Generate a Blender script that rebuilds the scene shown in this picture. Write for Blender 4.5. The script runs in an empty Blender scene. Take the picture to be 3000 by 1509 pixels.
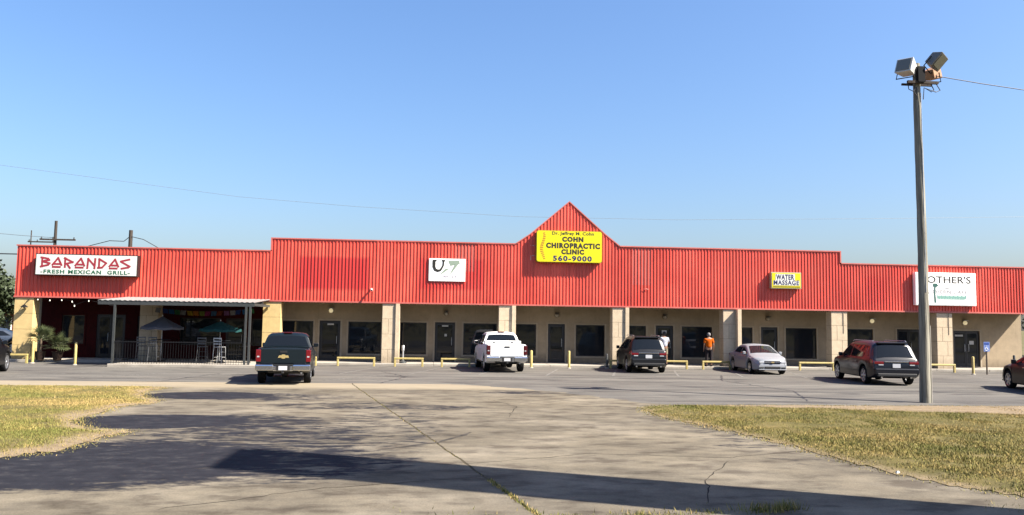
import bpy, bmesh, math, random
import numpy as np
from mathutils import Vector, Matrix

random.seed(7)
rng = np.random.default_rng(7)
scene = bpy.context.scene
COL = scene.collection
R = math.radians

# ------------------------------------------------------------------ camera
FOC, PITCH, ROLL, YAW = 2377.0, 0.0800, 0.0151, 0.0895
cam_d = bpy.data.cameras.new('camera')
cam_d.sensor_width = 36.0
cam_d.lens = FOC / 3000.0 * 36.0
cam_d.clip_start = 0.1
cam_d.clip_end = 6000
cam = bpy.data.objects.new('camera', cam_d)
COL.objects.link(cam)
fwd = Vector((math.sin(YAW) * math.cos(PITCH), math.cos(YAW) * math.cos(PITCH), math.sin(PITCH)))
rgt = Vector((math.cos(YAW), -math.sin(YAW), 0))
upv = rgt.cross(fwd)
cr = math.cos(ROLL) * rgt + math.sin(ROLL) * upv
cu_ = -math.sin(ROLL) * rgt + math.cos(ROLL) * upv
cam.matrix_world = Matrix(((cr.x, cu_.x, -fwd.x, 0.0), (cr.y, cu_.y, -fwd.y, -41.0),
                           (cr.z, cu_.z, -fwd.z, 2.2), (0, 0, 0, 1)))
scene.camera = cam

# ------------------------------------------------------------------ light
SUN = Vector((1.0, -0.46, 1.06)).normalized()          # towards the sun
world = bpy.data.worlds.new('World')
scene.world = world
world.use_nodes = True
wn = world.node_tree.nodes
wl = world.node_tree.links
wn.clear()
w_out = wn.new('ShaderNodeOutputWorld')
w_bg = wn.new('ShaderNodeBackground')
w_sky = wn.new('ShaderNodeTexSky')
w_sky.sky_type = 'NISHITA'
w_sky.sun_disc = False
w_sky.sun_elevation = math.asin(SUN.z)
w_sky.sun_rotation = math.atan2(SUN.x, SUN.y)
w_sky.altitude = 0
w_sky.air_density = 1.3
w_sky.dust_density = 2.5
w_sky.ozone_density = 6.0
w_hsv = wn.new('ShaderNodeHueSaturation')
w_hsv.inputs['Saturation'].default_value = 1.08
w_tint = wn.new('ShaderNodeMix')
w_tint.data_type = 'RGBA'
w_tint.blend_type = 'MULTIPLY'
w_tint.inputs[0].default_value = 1.0
w_tint.inputs[7].default_value = (0.96, 0.95, 1.03, 1)
w_bg.inputs['Strength'].default_value = 0.0605
wl.new(w_sky.outputs[0], w_tint.inputs[6])
wl.new(w_tint.outputs[2], w_hsv.inputs['Color'])
wl.new(w_hsv.outputs[0], w_bg.inputs['Color'])
wl.new(w_bg.outputs[0], w_out.inputs['Surface'])
sun_d = bpy.data.lights.new('sun', 'SUN')
sun_d.energy = 5.0
sun_d.angle = R(0.42)
sun_d.color = (1.0, 0.915, 0.79)
sun = bpy.data.objects.new('sun', sun_d)
sun.rotation_euler = (-SUN).to_track_quat('-Z', 'Y').to_euler()
sun.location = (30, -40, 40)
COL.objects.link(sun)
scene.render.engine = 'CYCLES'
scene.cycles.caustics_reflective = False
scene.cycles.caustics_refractive = False
scene.view_settings.view_transform = 'Standard'
scene.view_settings.look = 'None'
scene.view_settings.gamma = 1.0
scene.view_settings.exposure = 1.9

# ------------------------------------------------------------------ materials
MATS = {}


def mat(name, color, rough=0.6, metal=0.0, var=0.0, vscale=6.0, bump=0.0, bscale=40.0,
        coat=0.0, emit=None, estr=0.0, stretch=(1, 1, 1), spec=0.5, color2=None):
    """Principled material, colour broken up by noise in object space, optional fine relief."""
    if name in MATS:
        return MATS[name]
    if metal < 0.25 and name not in ('white_paint', 'white_pickup_truck_paint'):
        color = tuple(c * 0.56 for c in color)      # matt things: measured-looking, rather dark albedos
        color2 = tuple(c * 0.56 for c in color2) if color2 else None
    if rough > 0.74:
        spec = 0.12                                 # dusty, matt surfaces
    m = bpy.data.materials.new(name)
    m.use_nodes = True
    nt = m.node_tree
    b = nt.nodes['Principled BSDF']
    b.inputs['Base Color'].default_value = (*color, 1)
    b.inputs['Roughness'].default_value = rough
    b.inputs['Metallic'].default_value = metal
    b.inputs['Specular IOR Level'].default_value = spec
    if coat:
        b.inputs['Coat Weight'].default_value = coat
        b.inputs['Coat Roughness'].default_value = 0.04
    if emit:
        b.inputs['Emission Color'].default_value = (*emit, 1)
        b.inputs['Emission Strength'].default_value = estr
    tc = mp = None
    if var or bump or color2:
        tc = nt.nodes.new('ShaderNodeTexCoord')
        mp = nt.nodes.new('ShaderNodeMapping')
        mp.inputs['Scale'].default_value = stretch
        nt.links.new(tc.outputs['Object'], mp.inputs['Vector'])
    if var or color2:
        n = nt.nodes.new('ShaderNodeTexNoise')
        n.inputs['Scale'].default_value = vscale
        n.inputs['Detail'].default_value = 6
        n.inputs['Roughness'].default_value = 0.65
        nt.links.new(mp.outputs[0], n.inputs['Vector'])
        r = nt.nodes.new('ShaderNodeValToRGB')
        c1 = tuple(max(0, c * (1 - var)) for c in color)
        c2 = color2 if color2 else tuple(min(1, c * (1 + var)) for c in color)
        r.color_ramp.elements[0].position = 0.32
        r.color_ramp.elements[1].position = 0.68
        r.color_ramp.elements[0].color = (*c1, 1)
        r.color_ramp.elements[1].color = (*c2, 1)
        nt.links.new(n.outputs['Fac'], r.inputs['Fac'])
        nt.links.new(r.outputs['Color'], b.inputs['Base Color'])
    if bump:
        n2 = nt.nodes.new('ShaderNodeTexNoise')
        n2.inputs['Scale'].default_value = bscale
        n2.inputs['Detail'].default_value = 4
        nt.links.new(mp.outputs[0], n2.inputs['Vector'])
        bp = nt.nodes.new('ShaderNodeBump')
        bp.inputs['Strength'].default_value = bump
        bp.inputs['Distance'].default_value = 0.02
        nt.links.new(n2.outputs['Fac'], bp.inputs['Height'])
        nt.links.new(bp.outputs[0], b.inputs['Normal'])
    MATS[name] = m
    return m


class NT:
    """tiny helper to write shader graphs"""

    def __init__(self, m):
        self.t = m.node_tree
        self.b = self.t.nodes['Principled BSDF']

    def n(self, kind, **kw):
        nd = self.t.nodes.new(kind)
        for k, v in kw.items():
            if hasattr(nd, k):
                setattr(nd, k, v)
        return nd

    def link(self, a, b):
        self.t.links.new(a, b)

    def noise(self, vec, scale, detail=5, rough=0.6):
        nd = self.n('ShaderNodeTexNoise')
        nd.inputs['Scale'].default_value = scale
        nd.inputs['Detail'].default_value = detail
        nd.inputs['Roughness'].default_value = rough
        self.link(vec, nd.inputs['Vector'])
        return nd.outputs['Fac']

    def pos(self, scale=(1, 1, 1), loc=(0, 0, 0)):
        g = self.n('ShaderNodeNewGeometry')
        mp = self.n('ShaderNodeMapping')
        mp.inputs['Scale'].default_value = scale
        mp.inputs['Location'].default_value = loc
        self.link(g.outputs['Position'], mp.inputs['Vector'])
        return mp.outputs[0]

    def ramp(self, fac, stops):
        r = self.n('ShaderNodeValToRGB')
        el = r.color_ramp.elements
        while len(el) < len(stops):
            el.new(0.5)
        for e, (p, c) in zip(el, stops):
            e.position = p
            e.color = (*c, 1) if len(c) == 3 else c
        self.link(fac, r.inputs['Fac'])
        return r.outputs['Color']

    def mix(self, fac, a, b, mode='MIX'):
        m = self.n('ShaderNodeMix', data_type='RGBA', blend_type=mode)
        if isinstance(fac, (int, float)):
            m.inputs[0].default_value = fac
        else:
            self.link(fac, m.inputs[0])
        for v, i in ((a, 6), (b, 7)):
            if isinstance(v, tuple):
                m.inputs[i].default_value = (*v, 1)
            else:
                self.link(v, m.inputs[i])
        return m.outputs[2]

    def math(self, op, a, b=None, clamp=False):
        m = self.n('ShaderNodeMath', operation=op)
        m.use_clamp = clamp
        for v, i in ((a, 0), (b, 1)):
            if v is None:
                continue
            if isinstance(v, (int, float)):
                m.inputs[i].default_value = v
            else:
                self.link(v, m.inputs[i])
        return m.outputs[0]

    def attr(self, name):
        a = self.n('ShaderNodeAttribute')
        a.attribute_name = name
        return a.outputs['Fac']

    def bump(self, h, s=0.3, d=0.02):
        bp = self.n('ShaderNodeBump')
        bp.inputs['Strength'].default_value = s
        bp.inputs['Distance'].default_value = d
        self.link(h, bp.inputs['Height'])
        self.link(bp.outputs[0], self.b.inputs['Normal'])


def newmat(name, rough=0.8):
    m = bpy.data.materials.new(name)
    m.use_nodes = True
    m.node_tree.nodes['Principled BSDF'].inputs['Roughness'].default_value = rough
    if rough > 0.7:
        m.node_tree.nodes['Principled BSDF'].inputs['Specular IOR Level'].default_value = 0.10
    MATS[name] = m
    return m, NT(m)


# red corrugated sheet: sun-faded paint, unfaded rectangles where older signs hung
m_red, t = newmat('red_sheet', 0.42)
p = t.pos()
fade = t.ramp(t.noise(t.pos((0.35, 1, 0.22)), 1.6, 5, 0.62), [(0.28, (0.55, 0.052, 0.034)), (0.72, (0.72, 0.106, 0.070))])
streak = t.ramp(t.noise(t.pos((7.0, 1, 0.25)), 1.0, 4, 0.7), [(0.42, (0.80, 0.78, 0.78)), (0.62, (1, 1, 1))])
fade = t.mix(1.0, fade, streak, 'MULTIPLY')
sep = t.n('ShaderNodeSeparateXYZ')
t.link(p, sep.inputs[0])


def boxmask(t, x0, x1, z0, z1, soft=0.18):
    def edge(v, a, s):
        return t.math('MULTIPLY', t.math('ADD', v, -a), s, )
    a = t.math('MINIMUM', t.math('MULTIPLY', t.math('SUBTRACT', sep.outputs[0], x0), 1 / soft, True),
               t.math('MULTIPLY', t.math('SUBTRACT', x1, sep.outputs[0]), 1 / soft, True))
    b = t.math('MINIMUM', t.math('MULTIPLY', t.math('SUBTRACT', sep.outputs[2], z0), 1 / soft, True),
               t.math('MULTIPLY', t.math('SUBTRACT', z1, sep.outputs[2]), 1 / soft, True))
    return t.math('MINIMUM', a, b)


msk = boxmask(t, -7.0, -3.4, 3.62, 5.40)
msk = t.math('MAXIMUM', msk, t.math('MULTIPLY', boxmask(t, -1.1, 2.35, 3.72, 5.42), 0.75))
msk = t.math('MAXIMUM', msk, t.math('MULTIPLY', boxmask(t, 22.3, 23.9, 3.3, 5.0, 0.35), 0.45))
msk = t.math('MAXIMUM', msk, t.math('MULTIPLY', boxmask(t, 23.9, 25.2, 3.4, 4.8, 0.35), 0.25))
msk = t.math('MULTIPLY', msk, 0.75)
oi = t.n('ShaderNodeObjectInfo')
pv = t.ramp(oi.outputs['Random'], [(0.0, (0.84, 0.82, 0.82)), (1.0, (1.06, 1.08, 1.08))])
fade = t.mix(1.0, fade, pv, 'MULTIPLY')
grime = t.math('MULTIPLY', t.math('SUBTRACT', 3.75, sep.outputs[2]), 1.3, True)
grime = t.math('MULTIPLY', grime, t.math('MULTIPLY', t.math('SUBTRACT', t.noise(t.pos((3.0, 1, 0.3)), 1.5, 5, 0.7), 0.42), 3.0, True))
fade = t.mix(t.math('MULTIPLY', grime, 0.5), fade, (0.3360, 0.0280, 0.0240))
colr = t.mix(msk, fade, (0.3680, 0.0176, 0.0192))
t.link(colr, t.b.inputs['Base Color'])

m_redtrim = mat('pale_red_trim', (0.66, 0.16, 0.13), 0.5, var=0.15, vscale=2)
m_stucco = mat('beige_stucco', (0.50, 0.40, 0.275), 0.85, var=0.12, vscale=2.5, bump=0.25, bscale=120)
m_stucco_trim = mat('beige_window_trim', (0.54, 0.45, 0.33), 0.8, var=0.1, vscale=4)
m_maroon = mat('maroon_painted_wall', (0.050, 0.0035, 0.0045), 0.8, var=0.25, vscale=3)
m_block = mat('beige_block', (0.80, 0.65, 0.46), 0.9, var=0.10, vscale=4, bump=0.35, bscale=90)
m_block_y = mat('yellow_block', (0.80, 0.60, 0.28), 0.9, var=0.10, vscale=4, bump=0.35, bscale=90)
m_mortar = mat('mortar', (0.33, 0.27, 0.20), 0.95)
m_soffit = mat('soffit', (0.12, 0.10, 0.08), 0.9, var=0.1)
m_roof = mat('flat_roof', (0.35, 0.35, 0.34), 0.9, var=0.2)
m_walk = mat('sidewalk_concrete', (0.46, 0.42, 0.36), 0.9, var=0.16, vscale=1.7, bump=0.2, bscale=60)
m_dark = mat('dark_aluminium', (0.018, 0.017, 0.018), 0.4, 0.3)
m_black = mat('black_plastic', (0.012, 0.012, 0.013), 0.55)
m_rubber = mat('rubber', (0.016, 0.016, 0.017), 0.85, var=0.3, vscale=20)
m_chrome = mat('chrome', (0.62, 0.63, 0.65), 0.16, 1.0)
m_alloy = mat('alloy', (0.42, 0.43, 0.45), 0.35, 0.9)
m_steel = mat('galvanised', (0.42, 0.43, 0.44), 0.45, 0.7, var=0.2, vscale=6)
m_white = mat('white_paint', (0.78, 0.78, 0.75), 0.45, var=0.05)
m_signwhite = mat('sign_white', (0.92, 0.93, 0.86), 0.35, var=0.05, vscale=2)
m_signbox = mat('sign_cabinet', (0.02, 0.012, 0.012), 0.5)
m_yellow = mat('sign_yellow', (0.95, 0.83, 0.005), 0.35, var=0.04)
m_redink = mat('red_letter', (0.40, 0.03, 0.05), 0.5, var=0.2, vscale=12)
m_greenink = mat('green_letter', (0.01, 0.15, 0.07), 0.5)
m_blackink = mat('black_letter', (0.02, 0.018, 0.012), 0.5)
m_blueink = mat('navy_letter', (0.01, 0.015, 0.11), 0.5)
m_palegreen = mat('pale_green_print', (0.50, 0.66, 0.52), 0.5)
m_tealink = mat('teal_print', (0.30, 0.62, 0.50), 0.5)
m_greyink = mat('grey_letter', (0.36, 0.35, 0.38), 0.5)
m_violetink = mat('violet_letter', (0.17, 0.12, 0.26), 0.5)
m_railyellow = mat('faded_yellow_paint', (0.62, 0.49, 0.17), 0.55, var=0.18, vscale=7)
m_wood = mat('weathered_pole_wood', (0.30, 0.285, 0.235), 0.9, var=0.6, vscale=9, bump=0.6, bscale=30,
             stretch=(1, 1, 0.06))
m_darkwood = mat('dark_pole_wood', (0.085, 0.07, 0.06), 0.9, var=0.3, vscale=9, stretch=(1, 1, 0.1))
m_cable = mat('cable', (0.02, 0.02, 0.025), 0.6)
m_cable_far = mat('grey_cable', (0.22, 0.25, 0.28), 0.6)
m_paper = mat('paper', (0.72, 0.72, 0.70), 0.8)
m_plate = mat('licence_plate', (0.74, 0.75, 0.78), 0.4)
m_lens_red = mat('red_lens', (0.20, 0.004, 0.010), 0.15, coat=0.6)
m_lens_dark = mat('smoked_red_lens', (0.085, 0.005, 0.010), 0.15, coat=0.6)
m_lens_clear = mat('clear_lens', (0.55, 0.57, 0.60), 0.08, coat=0.8)
m_gold = mat('gold_emblem', (0.62, 0.47, 0.20), 0.3, 0.7)
m_bulb = mat('lit_bulb', (0.9, 0.88, 0.8), 0.4, emit=(1, 0.9, 0.72), estr=0.35)
m_globe = mat('lamp_globe', (0.72, 0.66, 0.50), 0.35, emit=(1, 0.82, 0.45), estr=0.13)
m_globe_off = mat('lamp_globe_off', (0.42, 0.37, 0.28), 0.35)
m_skin = mat('skin', (0.36, 0.19, 0.12), 0.6)
m_orange = mat('orange_cotton', (0.68, 0.13, 0.004), 0.85, var=0.12, vscale=10)
m_lightcloth = mat('pale_blue_print_cotton', (0.55, 0.57, 0.66), 0.85, var=0.35, vscale=22)
m_darkcloth = mat('dark_cotton', (0.035, 0.028, 0.032), 0.9)
m_khaki = mat('khaki_cotton', (0.33, 0.29, 0.20), 0.9)
m_hair = mat('dark_hair', (0.02, 0.016, 0.014), 0.6)
m_greyhair = mat('grey_hair', (0.20, 0.19, 0.20), 0.7)
m_iron = mat('black_iron', (0.012, 0.013, 0.016), 0.8)
m_greypost = mat('grey_painted_steel', (0.055, 0.06, 0.06), 0.5, var=0.15)
m_whitesteel = mat('white_corrugated_roof', (0.36, 0.36, 0.345), 0.4, 0.0, var=0.08)
m_umb_grey = mat('grey_canvas', (0.14, 0.145, 0.17), 0.85)
m_umb_teal = mat('teal_canvas', (0.02, 0.085, 0.085), 0.85)
m_chair = mat('silver_chair', (0.09, 0.095, 0.105), 0.5, 0.1)
m_terra = mat('dark_pot', (0.07, 0.045, 0.035), 0.85)
m_stem = mat('palm_trunk', (0.17, 0.13, 0.09), 0.9, var=0.3)
m_palm = mat('palm_leaf', (0.050, 0.075, 0.025), 0.6, color2=(0.11, 0.13, 0.045), vscale=3)
m_leaf = mat('tree_leaf', (0.030, 0.050, 0.018), 0.7, color2=(0.075, 0.105, 0.035), vscale=1.2)
m_bark = mat('bark', (0.10, 0.08, 0.06), 0.95, var=0.3)
m_signblue = mat('pale_blue_sign', (0.20, 0.29, 0.62), 0.4)
m_lamphouse_w = mat('white_lamp_housing', (0.80, 0.80, 0.78), 0.4, var=0.06)
m_lamphouse_g = mat('grey_lamp_housing', (0.20, 0.19, 0.17), 0.5)
m_lamphouse_t = mat('rusty_tan_lamp_housing', (0.55, 0.30, 0.16), 0.6, var=0.2)
m_lampglass = mat('lamp_lens', (0.23, 0.22, 0.17), 0.12, coat=0.6)
m_siding = mat('grey_siding', (0.14, 0.14, 0.15), 0.8)
m_rust = mat('rust_red_siding', (0.28, 0.10, 0.06), 0.8)
m_pylon = mat('pylon_sign_face', (0.5, 0.5, 0.48), 0.6)



def foot_dirt(m, top, dirt):
    """splash dirt and scuffs that fade out above the paving"""
    t = NT(m)
    src = t.b.inputs['Base Color'].links[0].from_socket
    sp = t.n('ShaderNodeSeparateXYZ')
    t.link(t.pos(), sp.inputs[0])
    a = t.math('DIVIDE', t.math('SUBTRACT', top, sp.outputs[2]), top, True)
    a = t.math('MULTIPLY', a, t.math('MULTIPLY', t.noise(t.pos((1, 1, 0.5)), 5.0, 6, 0.7), 1.7), True)
    run = t.math('MULTIPLY', t.math('SUBTRACT', t.noise(t.pos((6, 6, 0.25)), 1.3, 5, 0.7), 0.56), 3.0, True)
    c = t.mix(t.math('MULTIPLY', a, 0.8), src, dirt)
    c = t.mix(t.math('MULTIPLY', run, 0.45), c, dirt)
    t.link(c, t.b.inputs['Base Color'])


foot_dirt(m_block, 0.75, (0.1400, 0.1155, 0.0840))
foot_dirt(m_block_y, 0.75, (0.1680, 0.1225, 0.0630))
foot_dirt(m_stucco, 0.6, (0.0840, 0.0700, 0.0525))
# window glass: dark tint, mirror-like, slightly wavy
m_glass, t = newmat('tinted_glass', 0.03)
t.b.inputs['Base Color'].default_value = (0.010, 0.013, 0.018, 1)
t.b.inputs['Specular IOR Level'].default_value = 0.42
t.bump(t.noise(t.pos(), 0.9, 2), 0.10, 0.02)
m_carglass, t = newmat('car_glass', 0.03)
t.b.inputs['Base Color'].default_value = (0.006, 0.008, 0.011, 1)
t.b.inputs['Specular IOR Level'].default_value = 0.2


def paint(name, color, metal=0.12, rough=0.35):
    return mat(name, color, rough, metal, coat=0.2, spec=0.35)


# ------------------------------------------------------------------ mesh helpers
class MB:
    def __init__(self):
        self.v = []
        self.f = []
        self.mi = []
        self.cur = 0

    def add(self, verts, faces):
        o = len(self.v)
        self.v += [tuple(map(float, q)) for q in verts]
        for f in faces:
            self.f.append(tuple(o + i for i in f))
            self.mi.append(self.cur)

    def box(self, x0, x1, y0, y1, z0, z1, M=None):
        vs = [(x0, y0, z0), (x1, y0, z0), (x1, y1, z0), (x0, y1, z0),
              (x0, y0, z1), (x1, y0, z1), (x1, y1, z1), (x0, y1, z1)]
        if M is not None:
            vs = [tuple(M @ Vector(q)) for q in vs]
        self.add(vs, [(0, 3, 2, 1), (4, 5, 6, 7), (0, 1, 5, 4), (1, 2, 6, 5), (2, 3, 7, 6), (3, 0, 4, 7)])
        return self

    def tube(self, pts, rad, n=8, closed_ends=True):
        """swept tube through pts; rad number or list"""
        pts = [Vector(q) for q in pts]
        k = len(pts)
        rads = rad if isinstance(rad, (list, tuple)) else [rad] * k
        rings = []
        prev = None
        for i in range(k):
            a = pts[max(0, i - 1)]
            b = pts[min(k - 1, i + 1)]
            d = (b - a).normalized()
            if prev is None:
                ref = Vector((0, 0, 1)) if abs(d.z) < 0.9 else Vector((1, 0, 0))
                s = d.cross(ref).normalized()
            else:
                s = (prev - d * prev.dot(d)).normalized()
            prev = s
            q = d.cross(s)
            rings.append([pts[i] + rads[i] * (math.cos(2 * math.pi * j / n) * s + math.sin(2 * math.pi * j / n) * q)
                          for j in range(n)])
        vs = [tuple(q) for r_ in rings for q in r_]
        fs = []
        for i in range(k - 1):
            for j in range(n):
                a, b = i * n + j, i * n + (j + 1) % n
                fs.append((a, b, b + n, a + n))
        if closed_ends:
            fs.append(tuple(range(n - 1, -1, -1)))
            fs.append(tuple((k - 1) * n + j for j in range(n)))
        self.add(vs, fs)
        return self

    def lathe(self, prof, n=24, axis='z', c=(0, 0, 0)):
        """prof: list of (radius, height)"""
        vs, fs = [], []
        for r_, h_ in prof:
            for j in range(n):
                a = 2 * math.pi * j / n
                q = (r_ * math.cos(a), r_ * math.sin(a), h_)
                if axis == 'y':
                    q = (q[0], q[2], q[1])
                if axis == 'x':
                    q = (q[2], q[0], q[1])
                vs.append((q[0] + c[0], q[1] + c[1], q[2] + c[2]))
        for i in range(len(prof) - 1):
            for j in range(n):
                a, b = i * n + j, i * n + (j + 1) % n
                fs.append((a, b, b + n, a + n))
        self.add(vs, fs)
        return self

    def prism(self, poly, y0, y1, plane='xz'):
        """extrude a 2D polygon; 'xz' along y, 'xy' along z, 'yz' along x"""
        n = len(poly)

        def put(a, b, h_):
            return {'xz': (a, h_, b), 'xy': (a, b, h_), 'yz': (h_, a, b)}[plane]
        vs = [put(a, b, y0) for a, b in poly] + [put(a, b, y1) for a, b in poly]
        fs = [tuple(range(n)), tuple(range(2 * n - 1, n - 1, -1))]
        for i in range(n):
            j = (i + 1) % n
            fs.append((j, i, i + n, j + n))
        self.add(vs, fs)
        return self

    def mesh(self, name, mats, smooth=None, fixnormals=True):
        me = bpy.data.meshes.new(name)
        me.from_pydata(self.v, [], self.f)
        ms = mats if isinstance(mats, (list, tuple)) else [mats]
        for m in ms:
            me.materials.append(m)
        if len(ms) > 1:
            me.polygons.foreach_set('material_index', self.mi)
        if fixnormals:
            bm = bmesh.new()
            bm.from_mesh(me)
            bmesh.ops.recalc_face_normals(bm, faces=bm.faces)
            bm.to_mesh(me)
            bm.free()
        if smooth is not None:
            me.polygons.foreach_set('use_smooth', [True] * len(me.polygons))
            me.set_sharp_from_angle(angle=R(smooth))
        me.update()
        return me

    def build(self, name, mats, parent=None, smooth=None, bevel=0.0, loc=None):
        o = bpy.data.objects.new(name, self.mesh(name, mats, smooth))
        COL.objects.link(o)
        if parent is not None:
            o.parent = parent
        if loc:
            o.location = loc
        if bevel:
            b = o.modifiers.new('bevel', 'BEVEL')
            b.width = bevel
            b.segments = 2
            b.limit_method = 'ANGLE'
            b.angle_limit = R(40)
        return o


def obj(name, me, parent=None, loc=(0, 0, 0)):
    o = bpy.data.objects.new(name, me)
    COL.objects.link(o)
    o.parent = parent
    o.location = loc
    return o


def tag(o, label, cat, group=None):
    o['label'] = label
    o['category'] = cat
    if group:
        o['group'] = group
    return o


def empty(name, loc=(0, 0, 0), rz=0.0):
    o = bpy.data.objects.new(name, None)
    o.empty_display_size = 0.2
    o.location = loc
    o.rotation_euler = (0, 0, rz)
    COL.objects.link(o)
    return o


def copy_tree(o, parent=None):
    c = o.copy()
    COL.objects.link(c)
    c.parent = parent
    for ch in list(o.children):
        copy_tree(ch, c)
    return c


def struct(o):
    o['kind'] = 'structure'
    return o


def text_mesh(body, name, m, parent, x0, x1, z0, z1, y, offset=0.0, spacing=1.0, extrude=0.004, shear=0.0):
    """lettering as geometry, fitted into a rectangle on a plane facing -Y"""
    cu = bpy.data.curves.new('txt', 'FONT')
    cu.body = body
    cu.offset = offset
    cu.space_character = spacing
    cu.shear = shear
    cu.resolution_u = 3
    ob = bpy.data.objects.new('txt', cu)
    COL.objects.link(ob)
    dg = bpy.context.evaluated_depsgraph_get()
    me = bpy.data.meshes.new_from_object(ob.evaluated_get(dg))
    bpy.data.objects.remove(ob)
    bpy.data.curves.remove(cu)
    me.name = name
    n = len(me.vertices)
    co = np.empty(n * 3)
    me.vertices.foreach_get('co', co)
    co = co.reshape(-1, 3)
    lo, hi = co.min(0), co.max(0)
    out = np.empty_like(co)
    out[:, 0] = x0 + (co[:, 0] - lo[0]) / (hi[0] - lo[0]) * (x1 - x0)
    out[:, 2] = z0 + (co[:, 1] - lo[1]) / (hi[1] - lo[1]) * (z1 - z0)
    out[:, 1] = y
    me.vertices.foreach_set('co', out.ravel())
    # one object per letter: islands that overlap in x belong together
    lab = list(range(n))

    def find(i):
        while lab[i] != i:
            lab[i] = lab[lab[i]]
            i = lab[i]
        return i
    for pl in me.polygons:
        a = find(pl.vertices[0])
        for q in pl.vertices[1:]:
            lab[find(q)] = a
    span = {}
    for i in range(n):
        k = find(i)
        lo_, hi_ = span.get(k, (1e9, -1e9))
        span[k] = (min(lo_, out[i, 0]), max(hi_, out[i, 0]))
    groups = []
    for k, (lo_, hi_) in sorted(span.items(), key=lambda q: q[1]):
        if groups and lo_ < groups[-1][1] - 0.3 * (hi_ - lo_):
            groups[-1][0].add(k)
            groups[-1][1] = max(groups[-1][1], hi_)
        else:
            groups.append([{k}, hi_])
    for ks, _ in groups:
        g = MB()
        idx = {}
        vs, fs = [], []
        for pl in me.polygons:
            if find(pl.vertices[0]) in ks:
                f = []
                for q in pl.vertices:
                    if q not in idx:
                        idx[q] = len(vs)
                        vs.append(tuple(out[q]))
                    f.append(idx[q])
                fs.append(tuple(f))
        g.add(vs, fs)
        obj('letter', g.mesh('letter', m, fixnormals=False), parent)
    bpy.data.meshes.remove(me)


def interp(xs, ys, x):
    return float(np.interp(x, xs, ys))

# ================================================================== the ground
# base earth to the horizon
m_earth, t = newmat('dry_ground', 0.95)
t.link(t.ramp(t.noise(t.pos(), 0.25, 8, 0.7), [(0.3, (0.0562, 0.0566, 0.0233)), (0.7, (0.1292, 0.1078, 0.0568))]),
       t.b.inputs['Base Color'])
g = MB()
g.add([(-2500, -1500, -0.06), (2500, -1500, -0.06), (2500, 3000, -0.06), (-2500, 3000, -0.06)], [(0, 1, 2, 3)])
struct(g.build('ground', m_earth))

# weathered asphalt of the lot
m_asph, t = newmat('weathered_asphalt', 0.88)
big = t.ramp(t.noise(t.pos((0.30, 0.8, 1)), 0.7, 8, 0.66), [(0.32, (0.0683, 0.0639, 0.0593)), (0.66, (0.1109, 0.1050, 0.0952))])
wear = t.ramp(t.noise(t.pos((0.16, 1.3, 1), (3, 1, 0)), 1.0, 8, 0.74), [(0.36, (0.80, 0.80, 0.82)), (0.50, (1, 1, 1)), (0.62, (1.32, 1.3, 1.25))])
fine = t.ramp(t.noise(t.pos(), 26, 3, 0.7), [(0.3, (0.78, 0.78, 0.78)), (0.7, (1.16, 1.15, 1.13))])
oil = t.ramp(t.noise(t.pos((0.55, 1.3, 1), (11, 4, 0)), 0.55, 4, 0.6), [(0.57, (1, 1, 1)), (0.68, (0.55, 0.55, 0.58))])
c = t.mix(1.0, t.mix(1.0, t.mix(1.0, big, wear, 'MULTIPLY'), fine, 'MULTIPLY'), oil, 'MULTIPLY')
t.link(c, t.b.inputs['Base Color'])
t.bump(t.noise(t.pos(), 45, 3, 0.7), 0.35, 0.01)
g = MB()
nx, ny = 60, 14
xs = np.linspace(-90, 110, nx)
ys = np.linspace(-22.0, 0.2, ny)
vs = [(x, y, 0.0) for y in ys for x in xs]
fs = [(j * nx + i, j * nx + i + 1, (j + 1) * nx + i + 1, (j + 1) * nx + i) for j in range(ny - 1) for i in range(nx - 1)]
g.add(vs, fs)
struct(g.build('parking_lot', m_asph))

# road in front, out of frame or just touching it
m_road, t = newmat('road_asphalt', 0.9)
t.link(t.ramp(t.noise(t.pos((0.3, 1, 1)), 2, 7, 0.7), [(0.3, (0.0449, 0.0404, 0.0362)), (0.7, (0.0730, 0.0658, 0.0584))]), t.b.inputs['Base Color'])
g = MB()
g.add([(-300, -46, -0.004), (300, -46, -0.004), (300, -31.7, -0.004), (-300, -31.7, -0.004)], [(0, 1, 2, 3)])
struct(g.build('road', m_road))

# driveway: concrete, remains of a black asphalt coat on its left half
m_drive, t = newmat('driveway_concrete', 0.88)
conc = t.ramp(t.noise(t.pos((0.7, 0.9, 1)), 0.55, 9, 0.66), [(0.30, (0.0664, 0.0577, 0.0446)), (0.50, (0.1113, 0.0975, 0.0747)), (0.70, (0.1631, 0.1437, 0.1127))])
tone = t.ramp(t.noise(t.pos((0.5, 0.5, 1), (5, 2, 0)), 0.35, 4, 0.55), [(0.3, (0.88, 0.88, 0.90)), (0.7, (1.10, 1.08, 1.04))])
streaks = t.ramp(t.noise(t.pos((0.7, 1.25, 1), (2, 7, 0)), 1.7, 3.5, 0.6), [(0.36, (0.60, 0.58, 0.58)), (0.47, (0.95, 0.95, 0.95)), (0.60, (1.15, 1.14, 1.12))])
stain = t.ramp(t.noise(t.pos((1, 1, 1), (9, 3, 0)), 0.8, 5, 0.6), [(0.60, (1, 1, 1)), (0.72, (0.62, 0.60, 0.58))])
fine = t.ramp(t.noise(t.pos(), 38, 3, 0.75), [(0.3, (0.78, 0.78, 0.78)), (0.7, (1.16, 1.16, 1.16))])
conc = t.mix(1.0, t.mix(1.0, t.mix(1.0, t.mix(1.0, conc, tone, 'MULTIPLY'), streaks, 'MULTIPLY'), fine, 'MULTIPLY'), stain, 'MULTIPLY')
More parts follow.
